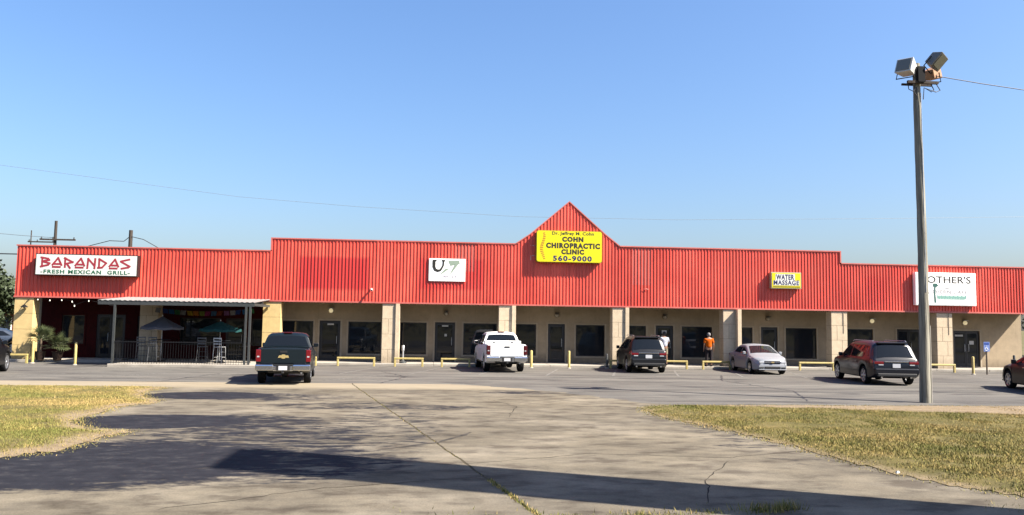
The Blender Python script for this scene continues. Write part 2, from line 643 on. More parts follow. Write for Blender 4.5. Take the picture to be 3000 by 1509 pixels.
coat_c = t.ramp(t.noise(t.pos((1, 1.5, 1)), 2.4, 8, 0.72), [(0.3, (0.0078, 0.0078, 0.0106)), (0.55, (0.0156, 0.0156, 0.0196)), (0.72, (0.0427, 0.0405, 0.0402))])
a = t.attr('coat')
rag = t.noise(t.pos((0.75, 1.5, 1)), 0.95, 12, 0.82)
rag2 = t.noise(t.pos((0.75, 2.0, 1)), 1.9, 4, 0.66)
rag3 = t.noise(t.pos((1.1, 3.4, 1), (4, 4, 0)), 2.6, 3, 0.65)
mixr = t.math('ADD', t.math('ADD', t.math('MULTIPLY', rag, 0.55), t.math('MULTIPLY', rag2, 0.75)), t.math('ADD', t.math('MULTIPLY', rag3, 0.55), -0.425))
k = t.math('SUBTRACT', t.math('ADD', a, mixr), 1.0)
k = t.math('MULTIPLY', t.math('ADD', k, 0.035), 6.5, True)
pale = t.attr('pale')
conc = t.mix(t.math('MULTIPLY', t.math('MULTIPLY', pale, t.math('ADD', t.noise(t.pos((0.5, 2, 1)), 1.5, 6, 0.7), 0.45)), 0.85, True), conc, (0.2228, 0.1873, 0.1316))
t.link(t.mix(k, conc, coat_c), t.b.inputs['Base Color'])
t.bump(t.noise(t.pos(), 55, 3, 0.7), 0.35, 0.01)


def sm(a, b, x):
    q = np.clip((x - a) / (b - a), 0, 1)
    return q * q * (3 - 2 * q)


def blob(X, Y, cx, cy, rx, ry, soft=0.5):
    d = np.sqrt(((X - cx) / rx) ** 2 + ((Y - cy) / ry) ** 2)
    return 1 - sm(1 - soft, 1 + soft, d)


def coat_mask(X, Y):
    m = np.zeros_like(X)

    def put(v, s):
        nonlocal m
        m = np.maximum(m, v * s)
    put(blob(X, Y, -6.5, -17.0, 2.0, 1.25, 0.22), 0.78)
    put(blob(X, Y, -4.6, -17.4, 2.9, 1.7, 0.6), 0.56)
    put(blob(X, Y, -2.2, -19.6, 3.0, 1.3, 0.5), 0.545)
    put(blob(X, Y, -0.2, -19.9, 1.7, 0.8, 0.4), 0.56)
    put(blob(X, Y, -5.9, -23.0, 2.1, 1.3, 0.22), 0.82)
    put(blob(X, Y, -4.4, -23.0, 2.6, 1.6, 0.5), 0.64)
    put(blob(X, Y, -3.2, -25.4, 3.4, 3.0, 0.6), 0.575)
    put(blob(X, Y, -9.5, -29.0, 6.6, 1.75, 0.3), 0.84)
    put(blob(X, Y, -4.8, -27.9, 3.2, 2.6, 0.5), 0.74)
    put(blob(X, Y, -2.4, -27.9, 2.6, 2.3, 0.6), 0.62)
    put(blob(X, Y, -1.2, -24.0, 2.2, 5.0, 0.6), 0.50)
    put(blob(X, Y, 2.6, -15.4, 1.7, 0.7, 0.5), 0.56)
    put(blob(X, Y, 5.9, -25.0, 1.3, 4.5, 0.7), 0.47)
    return m


JX = lambda y: np.interp(y, [-32.2, -28.5, -22.5, -13.3, -12.0], [1.32, 0.55, -0.73, -2.71, -2.95])
XR = lambda y: np.interp(y, [-32.2, -22.0, -20.0, -18.5, -16.5, -15.1, -13.4, -12.1], [14, 14, 8, 5.9, 4.8, 3.9, 2.4, 0.6])


def slab(left):
    ys = np.linspace(-31.95, -12.1, 170)
    nu = 170 if left else 90
    V = []
    for y in ys:
        wob = 0.035 * math.sin(y * 3.1) + 0.02 * math.sin(y * 9.7 + 1)
        if left:
            j = float(JX(y)) - 0.02 + wob * 0.3
            u = np.concatenate([np.linspace(-45, -13, 16), np.linspace(-12.9, j, nu - 16)])
        else:
            j = float(JX(y)) + 0.022 + wob * 0.3
            e = float(XR(y)) + 0.12 * math.sin(y * 5.3) + 0.07 * math.sin(y * 13.1)
            u = np.linspace(j, max(e, j + 0.3), nu)
        V.append(np.stack([u, np.full(nu, y), np.full(nu, 0.006)], 1))
    V = np.concatenate(V)
    g = MB()
    g.v = [tuple(q) for q in V]
    g.f = [(r_ * nu + i, r_ * nu + i + 1, (r_ + 1) * nu + i + 1, (r_ + 1) * nu + i)
           for r_ in range(len(ys) - 1) for i in range(nu - 1)]
    g.mi = [0] * len(g.f)
    me = g.mesh('concrete_slab', m_drive, fixnormals=False)
    at = me.attributes.new('coat', 'FLOAT', 'POINT')
    at.data.foreach_set('value', coat_mask(V[:, 0], V[:, 1]).astype(np.float32))
    pl = (sm(-14.9, -13.6, V[:, 1]) * 0.95).astype(np.float32)
    at = me.attributes.new('pale', 'FLOAT', 'POINT')
    at.data.foreach_set('value', pl)
    return me


drive = struct(empty('driveway', (0, 0, 0)))
obj('concrete_slab', slab(True), drive)
obj('concrete_slab', slab(False), drive)
# earth under the open joint
g = MB()
g.add([(1.5, -32, 0.0025), (1.1, -32, 0.0025), (-3.1, -12.0, 0.0025), (-2.8, -12.0, 0.0025)], [(0, 1, 2, 3)])
g.build('joint_soil', mat('joint_soil', (0.085, 0.07, 0.045), 0.95, var=0.5, vscale=8), drive)

# painted bay lines on the lot, worn
m_line, t = newmat('worn_white_line', 0.8)
w = t.ramp(t.noise(t.pos(), 7, 6, 0.8), [(0.44, (0.0821, 0.0777, 0.0711)), (0.62, (0.1825, 0.1751, 0.1605))])
t.link(w, t.b.inputs['Base Color'])
lines = struct(empty('bay_markings', (0, 0, 0)))
g = MB()
g.add([(-0.05, -2.6, 0.004), (0.05, -2.6, 0.004), (0.05, 2.6, 0.004), (-0.05, 2.6, 0.004)], [(0, 1, 2, 3)])
me_line = g.mesh('painted_line', m_line)
for i in range(19):
    x = -17.6 + i * 2.85
    if -14.5 < x < -8.0:
        continue
    o = obj('painted_line', me_line, lines, (x, -4.4, 0))
    o.rotation_euler.z = R(-14)
for i in range(6):
    o = obj('painted_line', me_line, lines, (-17.5 + i * 2.9, -9.0, 0))
    o.rotation_euler.z = R(-32)
    o.scale.y = 0.8

# sidewalk: kerbed slab under the canopy, cast in bays
walk = struct(empty('sidewalk', (0, 0, 0)))
k = 0
x = -20.6
while x < 32.8:
    x2 = min(x + 2.915, 32.9)
    MB().box(x + 0.006, x2 - 0.006, -0.42, 2.2, -0.05, 0.105).build('concrete_slab', m_walk, walk, bevel=0.015)
    x = x2

# ------------------------------------------------------------------ grass
m_turf, t = newmat('turf_soil', 0.95)
dry = t.attr('dry')
turf = t.ramp(t.noise(t.pos((1, 1, 1)), 0.9, 8, 0.7), [(0.28, (0.0449, 0.0427, 0.0134)), (0.5, (0.0905, 0.0759, 0.0276)), (0.72, (0.1491, 0.1143, 0.0447))])
sand = t.ramp(t.noise(t.pos((0.6, 2, 1)), 2.0, 7, 0.7), [(0.3, (0.1313, 0.0970, 0.0595)), (0.7, (0.2189, 0.1713, 0.1156))])
t.link(t.mix(t.math('MULTIPLY', t.math('ADD', dry, t.math('SUBTRACT', t.noise(t.pos(), 2.5, 6, 0.7), 0.5)), 1.3, True), turf, sand),
       t.b.inputs['Base Color'])
t.bump(t.noise(t.pos(), 14, 5, 0.8), 0.8, 0.04)

LEFT = [(-60, -14.15), (-20, -14.15), (-9.0, -14.2), (-8.3, -14.6), (-8.55, -15.9), (-8.1, -17.3), (-7.3, -18.6), (-7.15, -19.3),
        (-7.7, -20.3), (-7.5, -21.4), (-7.6, -22.4), (-7.3, -23.3), (-6.8, -24.1), (-6.3, -24.4), (-5.7, -24.6), (-5.8, -24.9),
        (-6.0, -25.3), (-5.95, -26.3), (-6.1, -27.2), (-6.8, -27.75), (-9.0, -28.1), (-14, -28.3), (-60, -28.4)]
RIGHT = [(60, -31.3), (12, -31.25), (7.9, -31.05), (7.45, -30.4), (7.1, -29.6), (6.85, -28.9), (6.7, -28.0), (6.5, -26.6),
         (6.15, -24.8), (5.75, -23.3), (5.35, -22.0), (5.2, -20.8), (5.45, -19.6), (6.2, -19.05), (9.0, -18.85), (14.5, -18.75), (22, -18.7), (60, -18.6)]


def inside(poly, X, Y):
    c = np.zeros(X.shape, bool)
    n = len(poly)
    for i in range(n):
        x1, y1 = poly[i]
        x2, y2 = poly[(i + 1) % n]
        if y1 == y2:
            continue
        hit = ((y1 > Y) != (y2 > Y)) & (X < (x2 - x1) * (Y - y1) / (y2 - y1) + x1)
        c ^= hit
    return c


def edge_dist(poly, X, Y):
    d = np.full(X.shape, 1e9)
    n = len(poly)
    for i in range(n):
        x1, y1 = poly[i]
        x2, y2 = poly[(i + 1) % n]
        dx, dy = x2 - x1, y2 - y1
        L2 = dx * dx + dy * dy
        tt = np.clip(((X - x1) * dx + (Y - y1) * dy) / L2, 0, 1)
        d = np.minimum(d, np.hypot(X - x1 - tt * dx, Y - y1 - tt * dy))
    return d


def vnoise(X, Y, s, seed):
    """cheap smooth value noise for planting density and tone"""
    r_ = np.random.default_rng(seed)
    T = r_.random((64, 64))
    x, y = X * s, Y * s
    xi, yi = np.floor(x).astype(int), np.floor(y).astype(int)
    fx, fy = x - xi, y - yi
    fx, fy = fx * fx * (3 - 2 * fx), fy * fy * (3 - 2 * fy)
    g_ = lambda a, b: T[a % 64, b % 64]
    return (g_(xi, yi) * (1 - fx) + g_(xi + 1, yi) * fx) * (1 - fy) + (g_(xi, yi + 1) * (1 - fx) + g_(xi + 1, yi + 1) * fx) * fy


def dryness(side, X, Y, poly):
    d = edge_dist(poly, X, Y)
    if side == 'R':
        lim = np.interp(X, [5, 9, 15, 40], [-19.3, -20.2, -21.7, -23.0])
        m = sm(0.0, 0.5, Y - lim + 0.35 * (vnoise(X, Y, 1.3, 5) - 0.5))
        return np.maximum(m, 0.55 * (1 - sm(0.05, 0.45, d)))
    return 0.8 * (1 - sm(0.1, 0.7, d + 0.4 * (vnoise(X, Y, 1.7, 8) - 0.5)))


def turf_sheet(side, poly, x0, x1):
    """subdivided sheet with an uneven rim, slightly domed above the paving"""
    y0, y1 = min(q[1] for q in poly), max(q[1] for q in poly)
    st = 0.14
    xs = np.arange(x0, x1, st)
    ys = np.arange(y0 - st, y1 + st, st)
    X, Y = np.meshgrid(xs, ys)
    Xj = X + 0.05 * (vnoise(X, Y, 3.1, 1) - 0.5)
    Yj = Y + 0.05 * (vnoise(X, Y, 3.3, 2) - 0.5)
    ins = inside(poly, Xj + 0.25 * (vnoise(X, Y, 2.2, 3) - 0.5), Yj + 0.25 * (vnoise(X, Y, 2.5, 4) - 0.5))
    d = edge_dist(poly, X, Y)
    Z = 0.014 + 0.05 * sm(0.0, 0.8, d) + 0.03 * (vnoise(X, Y, 1.1, 6) - 0.5) * sm(0.2, 0.9, d)
    ny_, nx_ = X.shape
    idx = np.arange(nx_ * ny_).reshape(ny_, nx_)
    cell = ins[:-1, :-1] & ins[1:, :-1] & ins[:-1, 1:] & ins[1:, 1:]
    q = np.stack([idx[:-1, :-1][cell], idx[:-1, 1:][cell], idx[1:, 1:][cell], idx[1:, :-1][cell]], 1)
    me = bpy.data.meshes.new('lawn')
    me.from_pydata(np.stack([Xj.ravel(), Yj.ravel(), Z.ravel()], 1).tolist(), [], q.tolist())
    at = me.attributes.new('dry', 'FLOAT', 'POINT')
    at.data.foreach_set('value', dryness(side, X, Y, poly).ravel().astype(np.float32))
    me.materials.append(m_turf)
    me.polygons.foreach_set('use_smooth', [True] * len(me.polygons))
    return struct(obj('lawn', me))


turf_sheet('L', LEFT, -24, -4)
turf_sheet('R', RIGHT, 4.8, 30)

m_blade, t = newmat('grass_blade', 0.75)
t.link(t.ramp(t.attr('tone'), [(0.0, (0.0744, 0.0901, 0.0222)), (0.4, (0.1442, 0.1409, 0.0411)), (0.7, (0.2624, 0.1995, 0.0710)), (1.0, (0.4373, 0.2972, 0.1380))]), t.b.inputs['Base Color'])


def blades(name, X, Y, Z, H, tone, wide=0.008, lean=0.7, parent=None):
    n = len(X)
    a = rng.random(n) * 2 * np.pi
    la = rng.random(n) * 2 * np.pi
    w_ = wide * (0.6 + 0.8 * rng.random(n))
    dx, dy = np.cos(a) * w_, np.sin(a) * w_
    le = H * lean * (0.3 + rng.random(n))
    V = np.empty((n, 3, 3))
    V[:, 0] = np.stack([X - dx, Y - dy, Z - 0.01], 1)
    V[:, 1] = np.stack([X + dx, Y + dy, Z - 0.01], 1)
    V[:, 2] = np.stack([X + np.cos(la) * le, Y + np.sin(la) * le, Z + H], 1)
    me = bpy.data.meshes.new(name)
    me.vertices.add(n * 3)
    me.vertices.foreach_set('co', V.ravel())
    me.loops.add(n * 3)
    me.loops.foreach_set('vertex_index', np.arange(n * 3, dtype=np.int32))
    me.polygons.add(n)
    me.polygons.foreach_set('loop_start', np.arange(0, n * 3, 3, dtype=np.int32))
    me.polygons.foreach_set('loop_total', np.full(n, 3, dtype=np.int32))
    at = me.attributes.new('tone', 'FLOAT', 'POINT')
    at.data.foreach_set('value', np.repeat(np.clip(tone, 0, 1), 3).astype(np.float32))
    me.materials.append(m_blade)
    me.update(calc_edges=True)
    o = obj(name, me, parent)
    o['kind'] = 'stuff'
    return o


def lawn_blades(side, poly, x0, x1, y0, y1, dens):
    n = int((x1 - x0) * (y1 - y0) * dens)
    X = rng.uniform(x0, x1, n)
    Y = rng.uniform(y0, y1, n)
    # inside the view wedge only (with room to step aside)
    ang = np.degrees(np.arctan2(X, Y + 41))
    keep = inside(poly, X + rng.normal(0, 0.07, n), Y + rng.normal(0, 0.07, n)) & (ang > -44) & (ang < 52)
    X, Y = X[keep], Y[keep]
    dr = dryness(side, X, Y, poly)
    patch = vnoise(X, Y, 0.55, 11) * 0.6 + vnoise(X, Y, 1.7, 12) * 0.4
    bare = vnoise(X, Y, 0.8, 41) * 0.5 + vnoise(X, Y, 2.3, 42) * 0.5
    keep = rng.random(len(X)) > np.maximum(dr * 0.9, 0.85 * sm(0.62, 0.74, bare))
    X, Y, dr, patch = X[keep], Y[keep], dr[keep], patch[keep]
    d = edge_dist(poly, X, Y)
    Z = 0.014 + 0.05 * sm(0.0, 0.8, d)
    H = (0.012 + 0.025 * rng.random(len(X))) * (0.75 + 0.6 * (1 - patch)) * (1 - 0.35 * dr)
    tall = rng.random(len(X)) < 0.010 + 0.05 * (vnoise(X, Y, 0.9, 31) > 0.78)
    H = np.where(tall, H * 2.4, H)
    tone = 0.20 + 0.66 * patch + 0.20 * dr + rng.normal(0, 0.11, len(X))
    tone = np.minimum(np.where(rng.random(len(X)) < 0.08, tone + 0.15, tone), 0.86)
    o = blades('grass', X, Y, Z, H, tone)
    return o


o = lawn_blades('L', LEFT, -20, -4.5, -28.5, -14.0, 1700)
tag(o, 'patchy half dry grass on the island at the left edge of the driveway', 'grass')
o = lawn_blades('R', RIGHT, 5.0, 26, -31.5, -18.6, 1500)
tag(o, 'mown green and straw coloured grass around the wooden light pole', 'grass')

# weeds in the joint and along the road edge
n = 900
yy = np.concatenate([rng.uniform(-32, -29.5, 500), rng.uniform(-29.5, -14, 400)])
o = blades('joint_weeds', JX(yy) + rng.normal(0, 0.025, n), yy, np.full(n, 0.004), np.where(yy < -29.5, 0.035, 0.014) * (0.5 + rng.random(n)),
           0.45 + rng.normal(0, 0.25, n), 0.008, 0.9)
tag(o, 'sparse weeds rooted in the driveway joint', 'weeds')
PX, PY, PH = [], [], []
for cx, cy, sp, cnt, hh in ((1.45, -31.75, 0.16, 200, 0.06), (2.45, -31.65, 0.22, 260, 0.06), (3.2, -31.5, 0.18, 120, 0.05), (3.95, -31.45, 0.16, 220, 0.12),
                            (4.25, -31.35, 0.10, 150, 0.12), (2.9, -31.75, 0.5, 90, 0.04), (7.4, -31.4, 0.3, 120, 0.05), (0.3, -31.9, 0.5, 120, 0.05)):
    PX.append(rng.normal(cx, sp, cnt))
    PY.append(rng.normal(cy, sp * 0.45, cnt))
    PH.append(hh * (0.4 + 0.8 * rng.random(cnt)))
PX, PY, PH = map(np.concatenate, (PX, PY, PH))
o = blades('roadside_weeds', PX, PY, np.full(len(PX), 0.004), PH, 0.4 + rng.normal(0, 0.22, len(PX)), 0.006, 0.6)
tag(o, 'green weed tufts along the near edge of the driveway', 'weeds')
# loose straw and grit along the lawn rims
PX, PY = [], []
for poly in (LEFT, RIGHT):
    for i in range(len(poly) - 1):
        (x1, y1), (x2, y2) = poly[i], poly[i + 1]
        if abs(x1) > 30 or abs(x2) > 30:
            continue
        L_ = math.hypot(x2 - x1, y2 - y1)
        k = int(L_ * 150)
        s_ = rng.random(k)
        PX.append(x1 + (x2 - x1) * s_ + rng.normal(0, 0.13, k))
        PY.append(y1 + (y2 - y1) * s_ + rng.normal(0, 0.13, k))
PX, PY = np.concatenate(PX), np.concatenate(PY)
o = blades('straw_litter', PX, PY, np.full(len(PX), 0.016), 0.005 + 0.012 * rng.random(len(PX)), 0.5 + rng.normal(0, 0.15, len(PX)), 0.005, 2.5)
tag(o, 'loose dry straw scattered along the lawn edges', 'straw')
# a scrap of litter on the lawn edge
g = MB()
g.add([(0, 0, 0), (0.06, 0.01, 0.01), (0.07, 0.05, 0.03), (0.01, 0.05, 0.02), (0.03, 0.02, 0.04)], [(0, 1, 4), (1, 2, 4), (2, 3, 4), (3, 0, 4), (0, 3, 2, 1)])
tag(g.build('litter', m_paper, loc=(6.95, -29.1, 0.012)), 'crumpled white paper scrap at the right lawn edge', 'litter')

# tar-sealed and open cracks
def crack(path, w0, m, parent, z):
    P = []
    for (xa, ya), (xb, yb) in zip(path, path[1:]):
        n_ = max(3, int(math.hypot(xb - xa, yb - ya) / 0.18))
        for k_ in range(n_):
            f_ = k_ / n_
            P.append((xa + (xb - xa) * f_ + float(rng.normal(0, 0.025)), ya + (yb - ya) * f_ + float(rng.normal(0, 0.025))))
    P.append(path[-1])
    vs = []
    for i_, (a_, b_) in enumerate(P):
        q0, q1 = P[max(0, i_ - 1)], P[min(len(P) - 1, i_ + 1)]
        dx, dy = q1[0] - q0[0], q1[1] - q0[1]
        L_ = math.hypot(dx, dy) + 1e-6
        w_ = w0 * (0.5 + float(rng.random())) * (0.35 if i_ in (0, len(P) - 1) else 1)
        vs += [(a_ - dy / L_ * w_, b_ + dx / L_ * w_, z), (a_ + dy / L_ * w_, b_ - dx / L_ * w_, z)]
    g_ = MB()
    g_.add(vs, [(2 * i_, 2 * i_ + 1, 2 * i_ + 3, 2 * i_ + 2) for i_ in range(len(P) - 1)])
    return g_.build('crack', m, parent)


lot = bpy.data.objects['parking_lot']
m_tar = mat('crack_tar', (0.022, 0.021, 0.022), 0.7, var=0.4, vscale=4)
for path in ([(-14, -11.6), (-9, -9.8), (-3.5, -10.6), (3, -9.2), (9, -10.4)], [(-2, -11.9), (-1.2, -8.4), (-2.4, -5.2)], [(4, -15.2), (9, -13.6), (15, -14.6), (22, -13.2), (30, -14.0)],
             [(11, -17.5), (12.2, -13.9), (11.4, -9.0), (12.6, -5.6)], [(6, -17.9), (14, -17.6), (24, -17.9)], [(-9.5, -11.8), (-8.6, -7.4)], [(20, -9.2), (26, -8.0), (33, -8.8)], [(4.5, -8.0), (7.5, -7.1), (10.4, -7.6)]):
    crack(path, 0.028, m_tar, lot, 0.0035)
m_crk = mat('open_crack', (0.035, 0.03, 0.024), 0.95)
for path in ([(-0.7, -22.4), (1.4, -21.7), (3.9, -22.4), (5.3, -22.0)], [(0.5, -28.2), (2.6, -27.2), (4.9, -27.6), (6.5, -26.9)], [(-3.2, -31.2), (-1.4, -30.0), (0.6, -29.3)],
             [(1.5, -17.6), (2.1, -19.6), (1.7, -22.0)], [(-0.2, -24.9), (-2.2, -25.6), (-3.6, -25.1)], [(3.4, -31.0), (3.9, -29.4), (4.8, -27.9)]):
    crack(path, 0.008, m_crk, drive, 0.0085)
# tyre marks where cars turn in
m_skid, t = newmat('tyre_mark', 0.8)
t.link(t.ramp(t.noise(t.pos(), 3.0, 6, 0.8), [(0.35, (0.0197, 0.0178, 0.0166)), (0.65, (0.0618, 0.0539, 0.0454))]), t.b.inputs['Base Color'])
for path in ([(-1.0, -26.9), (0.1, -25.9), (0.7, -24.6)], [(2.2, -14.9), (3.4, -15.4), (4.4, -15.9)], [(1.7, -14.5), (2.6, -14.7), (3.6, -15.0)]):
    crack(path, 0.05, m_skid, drive, 0.0095)

# ================================================================== the shopping strip
B0, BAY, PW = -20.256, 5.829, 0.863        # first pillar, bay width, pillar width
ZF, ZL, ZM = 3.09, 5.57, 6.20              # fascia foot, low parapet, high parapet
XL, XR_ = -20.28, 32.82
WY = 2.2                                   # shop wall plane
bld = empty('shopping_strip', (0, 0, 0))
tag(bld, 'long single storey shopping strip with red corrugated fascia and central gable', 'building')


def roofline(x):
    base = ZM if -8.28 <= x <= 21.07 else ZL
    if 3.85 < x < 9.25:
        # gable with slightly flared feet
        return max(base, interp([3.85, 4.6, 6.6, 8.5, 9.25], [6.20, 6.72, 8.44, 6.78, 6.20], x))
    return base


def rib_xs(w):
    """rib profile over one panel: list of (x, y)"""
    pts = []
    n = 6
    p_ = w / n
    for i in range(n):
        a = i * p_
        pts += [(a, 0.0), (a + p_ * 0.60, 0.0), (a + p_ * 0.66, -0.032), (a + p_ * 0.92, -0.032)]
    pts.append((w, 0.0))
    return pts


def panel_mesh(x0, w, fn):
    g = MB()
    pts = rib_xs(w)
    vs = []
    for a, b in pts:
        vs.append((a, b, ZF + 0.02))
        vs.append((a, b, fn(x0 + a) - 0.02))
    fs = [(2 * i, 2 * i + 2, 2 * i + 3, 2 * i + 1) for i in range(len(pts) - 1)]
    g.add(vs, fs)
    return g.mesh('fascia_panel', m_red, fixnormals=False)


fas = MB().box(XL, -8.30, 0.012, 0.30, ZF, ZL - 0.05)
fas.box(-8.28, 21.05, 0.012, 0.30, ZF, ZM - 0.05)
fas.box(21.07, XR_, 0.012, 0.30, ZF, ZL - 0.05)
fas.prism([(3.85, 6.16), (9.25, 6.16), (8.5, 6.73), (6.6, 8.39), (4.6, 6.67)], 0.012, 2.6)
fascia = fas.build('fascia', m_redtrim, bld)
for x0, x1, n, zt in ((XL, -8.28, 12, ZL), (-8.28, 21.07, 29, ZM), (21.07, XR_, 12, ZL)):
    w = (x1 - x0) / n
    shared = None
    for i in range(n):
        a = x0 + i * w
        if zt == ZM and a + w > 3.8 and a < 9.3:
            me = panel_mesh(a, w, lambda q: max(ZM, roofline(q)))
        else:
            if shared is None:
                shared = panel_mesh(a, w, lambda q, zt=zt: zt)
            me = shared
        o = obj('metal_panel', me, fascia, (a, 0, 0))
        o.rotation_euler.x = rng.normal(0, 0.0012)
# flashings: foot, caps, gable rakes
tr = MB().box(XL - 0.02, XR_, -0.055, 0.02, ZF - 0.03, ZF + 0.045)
tr.build('drip_flashing', m_redtrim, fascia)
cap = MB().box(XL - 0.03, -8.33, -0.06, 0.34, ZL - 0.03, ZL + 0.03)
cap.build('cap_flashing', m_redtrim, fascia)
cap = MB().box(-8.33, 3.90, -0.06, 0.34, ZM - 0.03, ZM + 0.03)
cap.box(-8.33, -8.26, -0.06, 0.34, ZL + 0.03, ZM - 0.03)
cap.build('cap_flashing', m_redtrim, fascia)
cap = MB().box(9.20, 21.12, -0.06, 0.34, ZM - 0.03, ZM + 0.03)
cap.box(21.05, 21.12, -0.06, 0.34, ZL + 0.03, ZM - 0.03)
cap.build('cap_flashing', m_redtrim, fascia)
cap = MB().box(21.12, XR_ + 0.03, -0.06, 0.34, ZL - 0.03, ZL + 0.03)
cap.build('cap_flashing', m_redtrim, fascia)
for pl in ([(3.85, 6.2), (4.6, 6.72), (6.6, 8.44)], [(9.25, 6.2), (8.5, 6.78), (6.6, 8.44)]):
    g = MB()
    for (xa, za), (xb, zb) in zip(pl, pl[1:]):
        vs = []
        for (q, z_) in ((xa, za), (xb, zb)):
            vs += [(q, -0.06, z_ - 0.03), (q, 2.65, z_ - 0.03), (q, 2.65, z_ + 0.035), (q, -0.06, z_ + 0.035)]
        g.add(vs, [(0, 1, 5, 4), (1, 2, 6, 5), (2, 3, 7, 6), (3, 0, 4, 7), (0, 3, 2, 1), (4, 5, 6, 7)])
    g.build('rake_flashing', m_redtrim, fascia)
# left return of the fascia
g = MB()
ys_ = []
for i in range(11):
    a = 0.32 + i * 0.2
    ys_ += [(a, 0.0), (a + 0.1, 0.0), (a + 0.124, -0.03), (a + 0.176, -0.03)]
vs = []
for a, b in ys_:
    vs += [(XL + b, a, ZF + 0.02), (XL + b, a, ZL - 0.03)]
g.add(vs, [(2 * i, 2 * i + 1, 2 * i + 3, 2 * i + 2) for i in range(len(ys_) - 1)])
g.build('metal_panel', m_red, fascia)

# canopy soffit, roof deck, side and back walls
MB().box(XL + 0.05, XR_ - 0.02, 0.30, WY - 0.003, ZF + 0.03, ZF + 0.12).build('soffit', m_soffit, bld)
MB().box(XL + 0.1, XR_ - 0.1, 0.31, 16.2, 4.6, 4.75).build('roof_deck', m_roof, bld)
MB().box(XL + 0.05, XL + 0.25, WY + 0.2, 16, 0, 5.0).box(XR_ - 0.22, XR_ - 0.02, WY + 0.2, 16, 0, 5.0).box(XL + 0.26, XR_ - 0.23, 15.8, 16, 0, 5.0).build('outer_wall', m_stucco, bld)

# openings in the shop wall: (x0, x1, z0, z1, kind)
OPEN = [(-8.10, -6.46, 0.46, 2.13, 'w'), (-6.14, -5.07, 0.11, 2.16, 'd'), (-4.66, -2.96, 0.46, 2.13, 'w'),
        (-2.04, -0.59, 0.46, 2.13, 'w'), (-0.15, 0.91, 0.11, 2.16, 'd'), (1.35, 3.12, 0.46, 2.13, 'w'),
        (3.95, 5.23, 0.46, 2.13, 'w'), (5.87, 6.78, 0.11, 2.16, 'd'), (7.37, 8.94, 0.46, 2.13, 'w'),
        (9.85, 11.20, 0.46, 2.13, 'w'), (11.74, 12.71, 0.11, 2.16, 'd'), (13.18, 14.87, 0.46, 2.13, 'w'),
        (15.7, 17.14, 0.46, 2.13, 'w'), (17.62, 18.56, 0.11, 2.16, 'd'), (19.02, 20.78, 0.46, 2.13, 'w'),
        (22.0, 24.04, 0.46, 2.13, 'w'), (25.43, 26.85, 0.11, 2.16, 'd'), (28.74, 30.30, 0.11, 2.12, 'd')]
REST = [(-19.0, -17.9, 0.8, 2.25, 'w'), (-17.3, -15.9, 0.11, 2.3, 'd'), (-15.3, -14.5, 0.8, 2.25, 'w'),
        (-13.2, -11.2, 0.8, 2.2, 'w'), (-10.9, -9.9, 0.11, 2.2, 'd'), (-9.6, -8.6, 0.8, 2.2, 'w')]


def wall_with_holes(x0, x1, z0, z1, y0, y1, holes):
    """butted boxes round rectangular holes"""
    g = MB()
    xs = sorted({x0, x1, *[q for h_ in holes for q in h_[:2]]})
    for a, b in zip(xs, xs[1:]):
        mid = (a + b) / 2
        hs = [h_ for h_ in holes if h_[0] < mid < h_[1]]
        if not hs:
            g.box(a, b, y0, y1, z0, z1)
        else:
            h_ = hs[0]
            if h_[2] > z0:
                g.box(a, b, y0, y1, z0, h_[2])
            g.box(a, b, y0, y1, h_[3], z1)
    return g


wall_with_holes(XL + 0.26, -8.45, 0.02, 4.4, WY, WY + 0.2, REST).build('restaurant_wall', m_maroon, bld)
wall_with_holes(-8.44, XR_ - 0.02, 0.02, 4.4, WY, WY + 0.2, OPEN).build('shop_wall', m_stucco, bld)
# dim rooms behind the glass
MB().box(XL + 0.3, XR_ - 0.3, 6.0, 6.1, 0, 4.4).build('inner_partition', mat('dim_interior', (0.05, 0.045, 0.04), 0.9), bld)


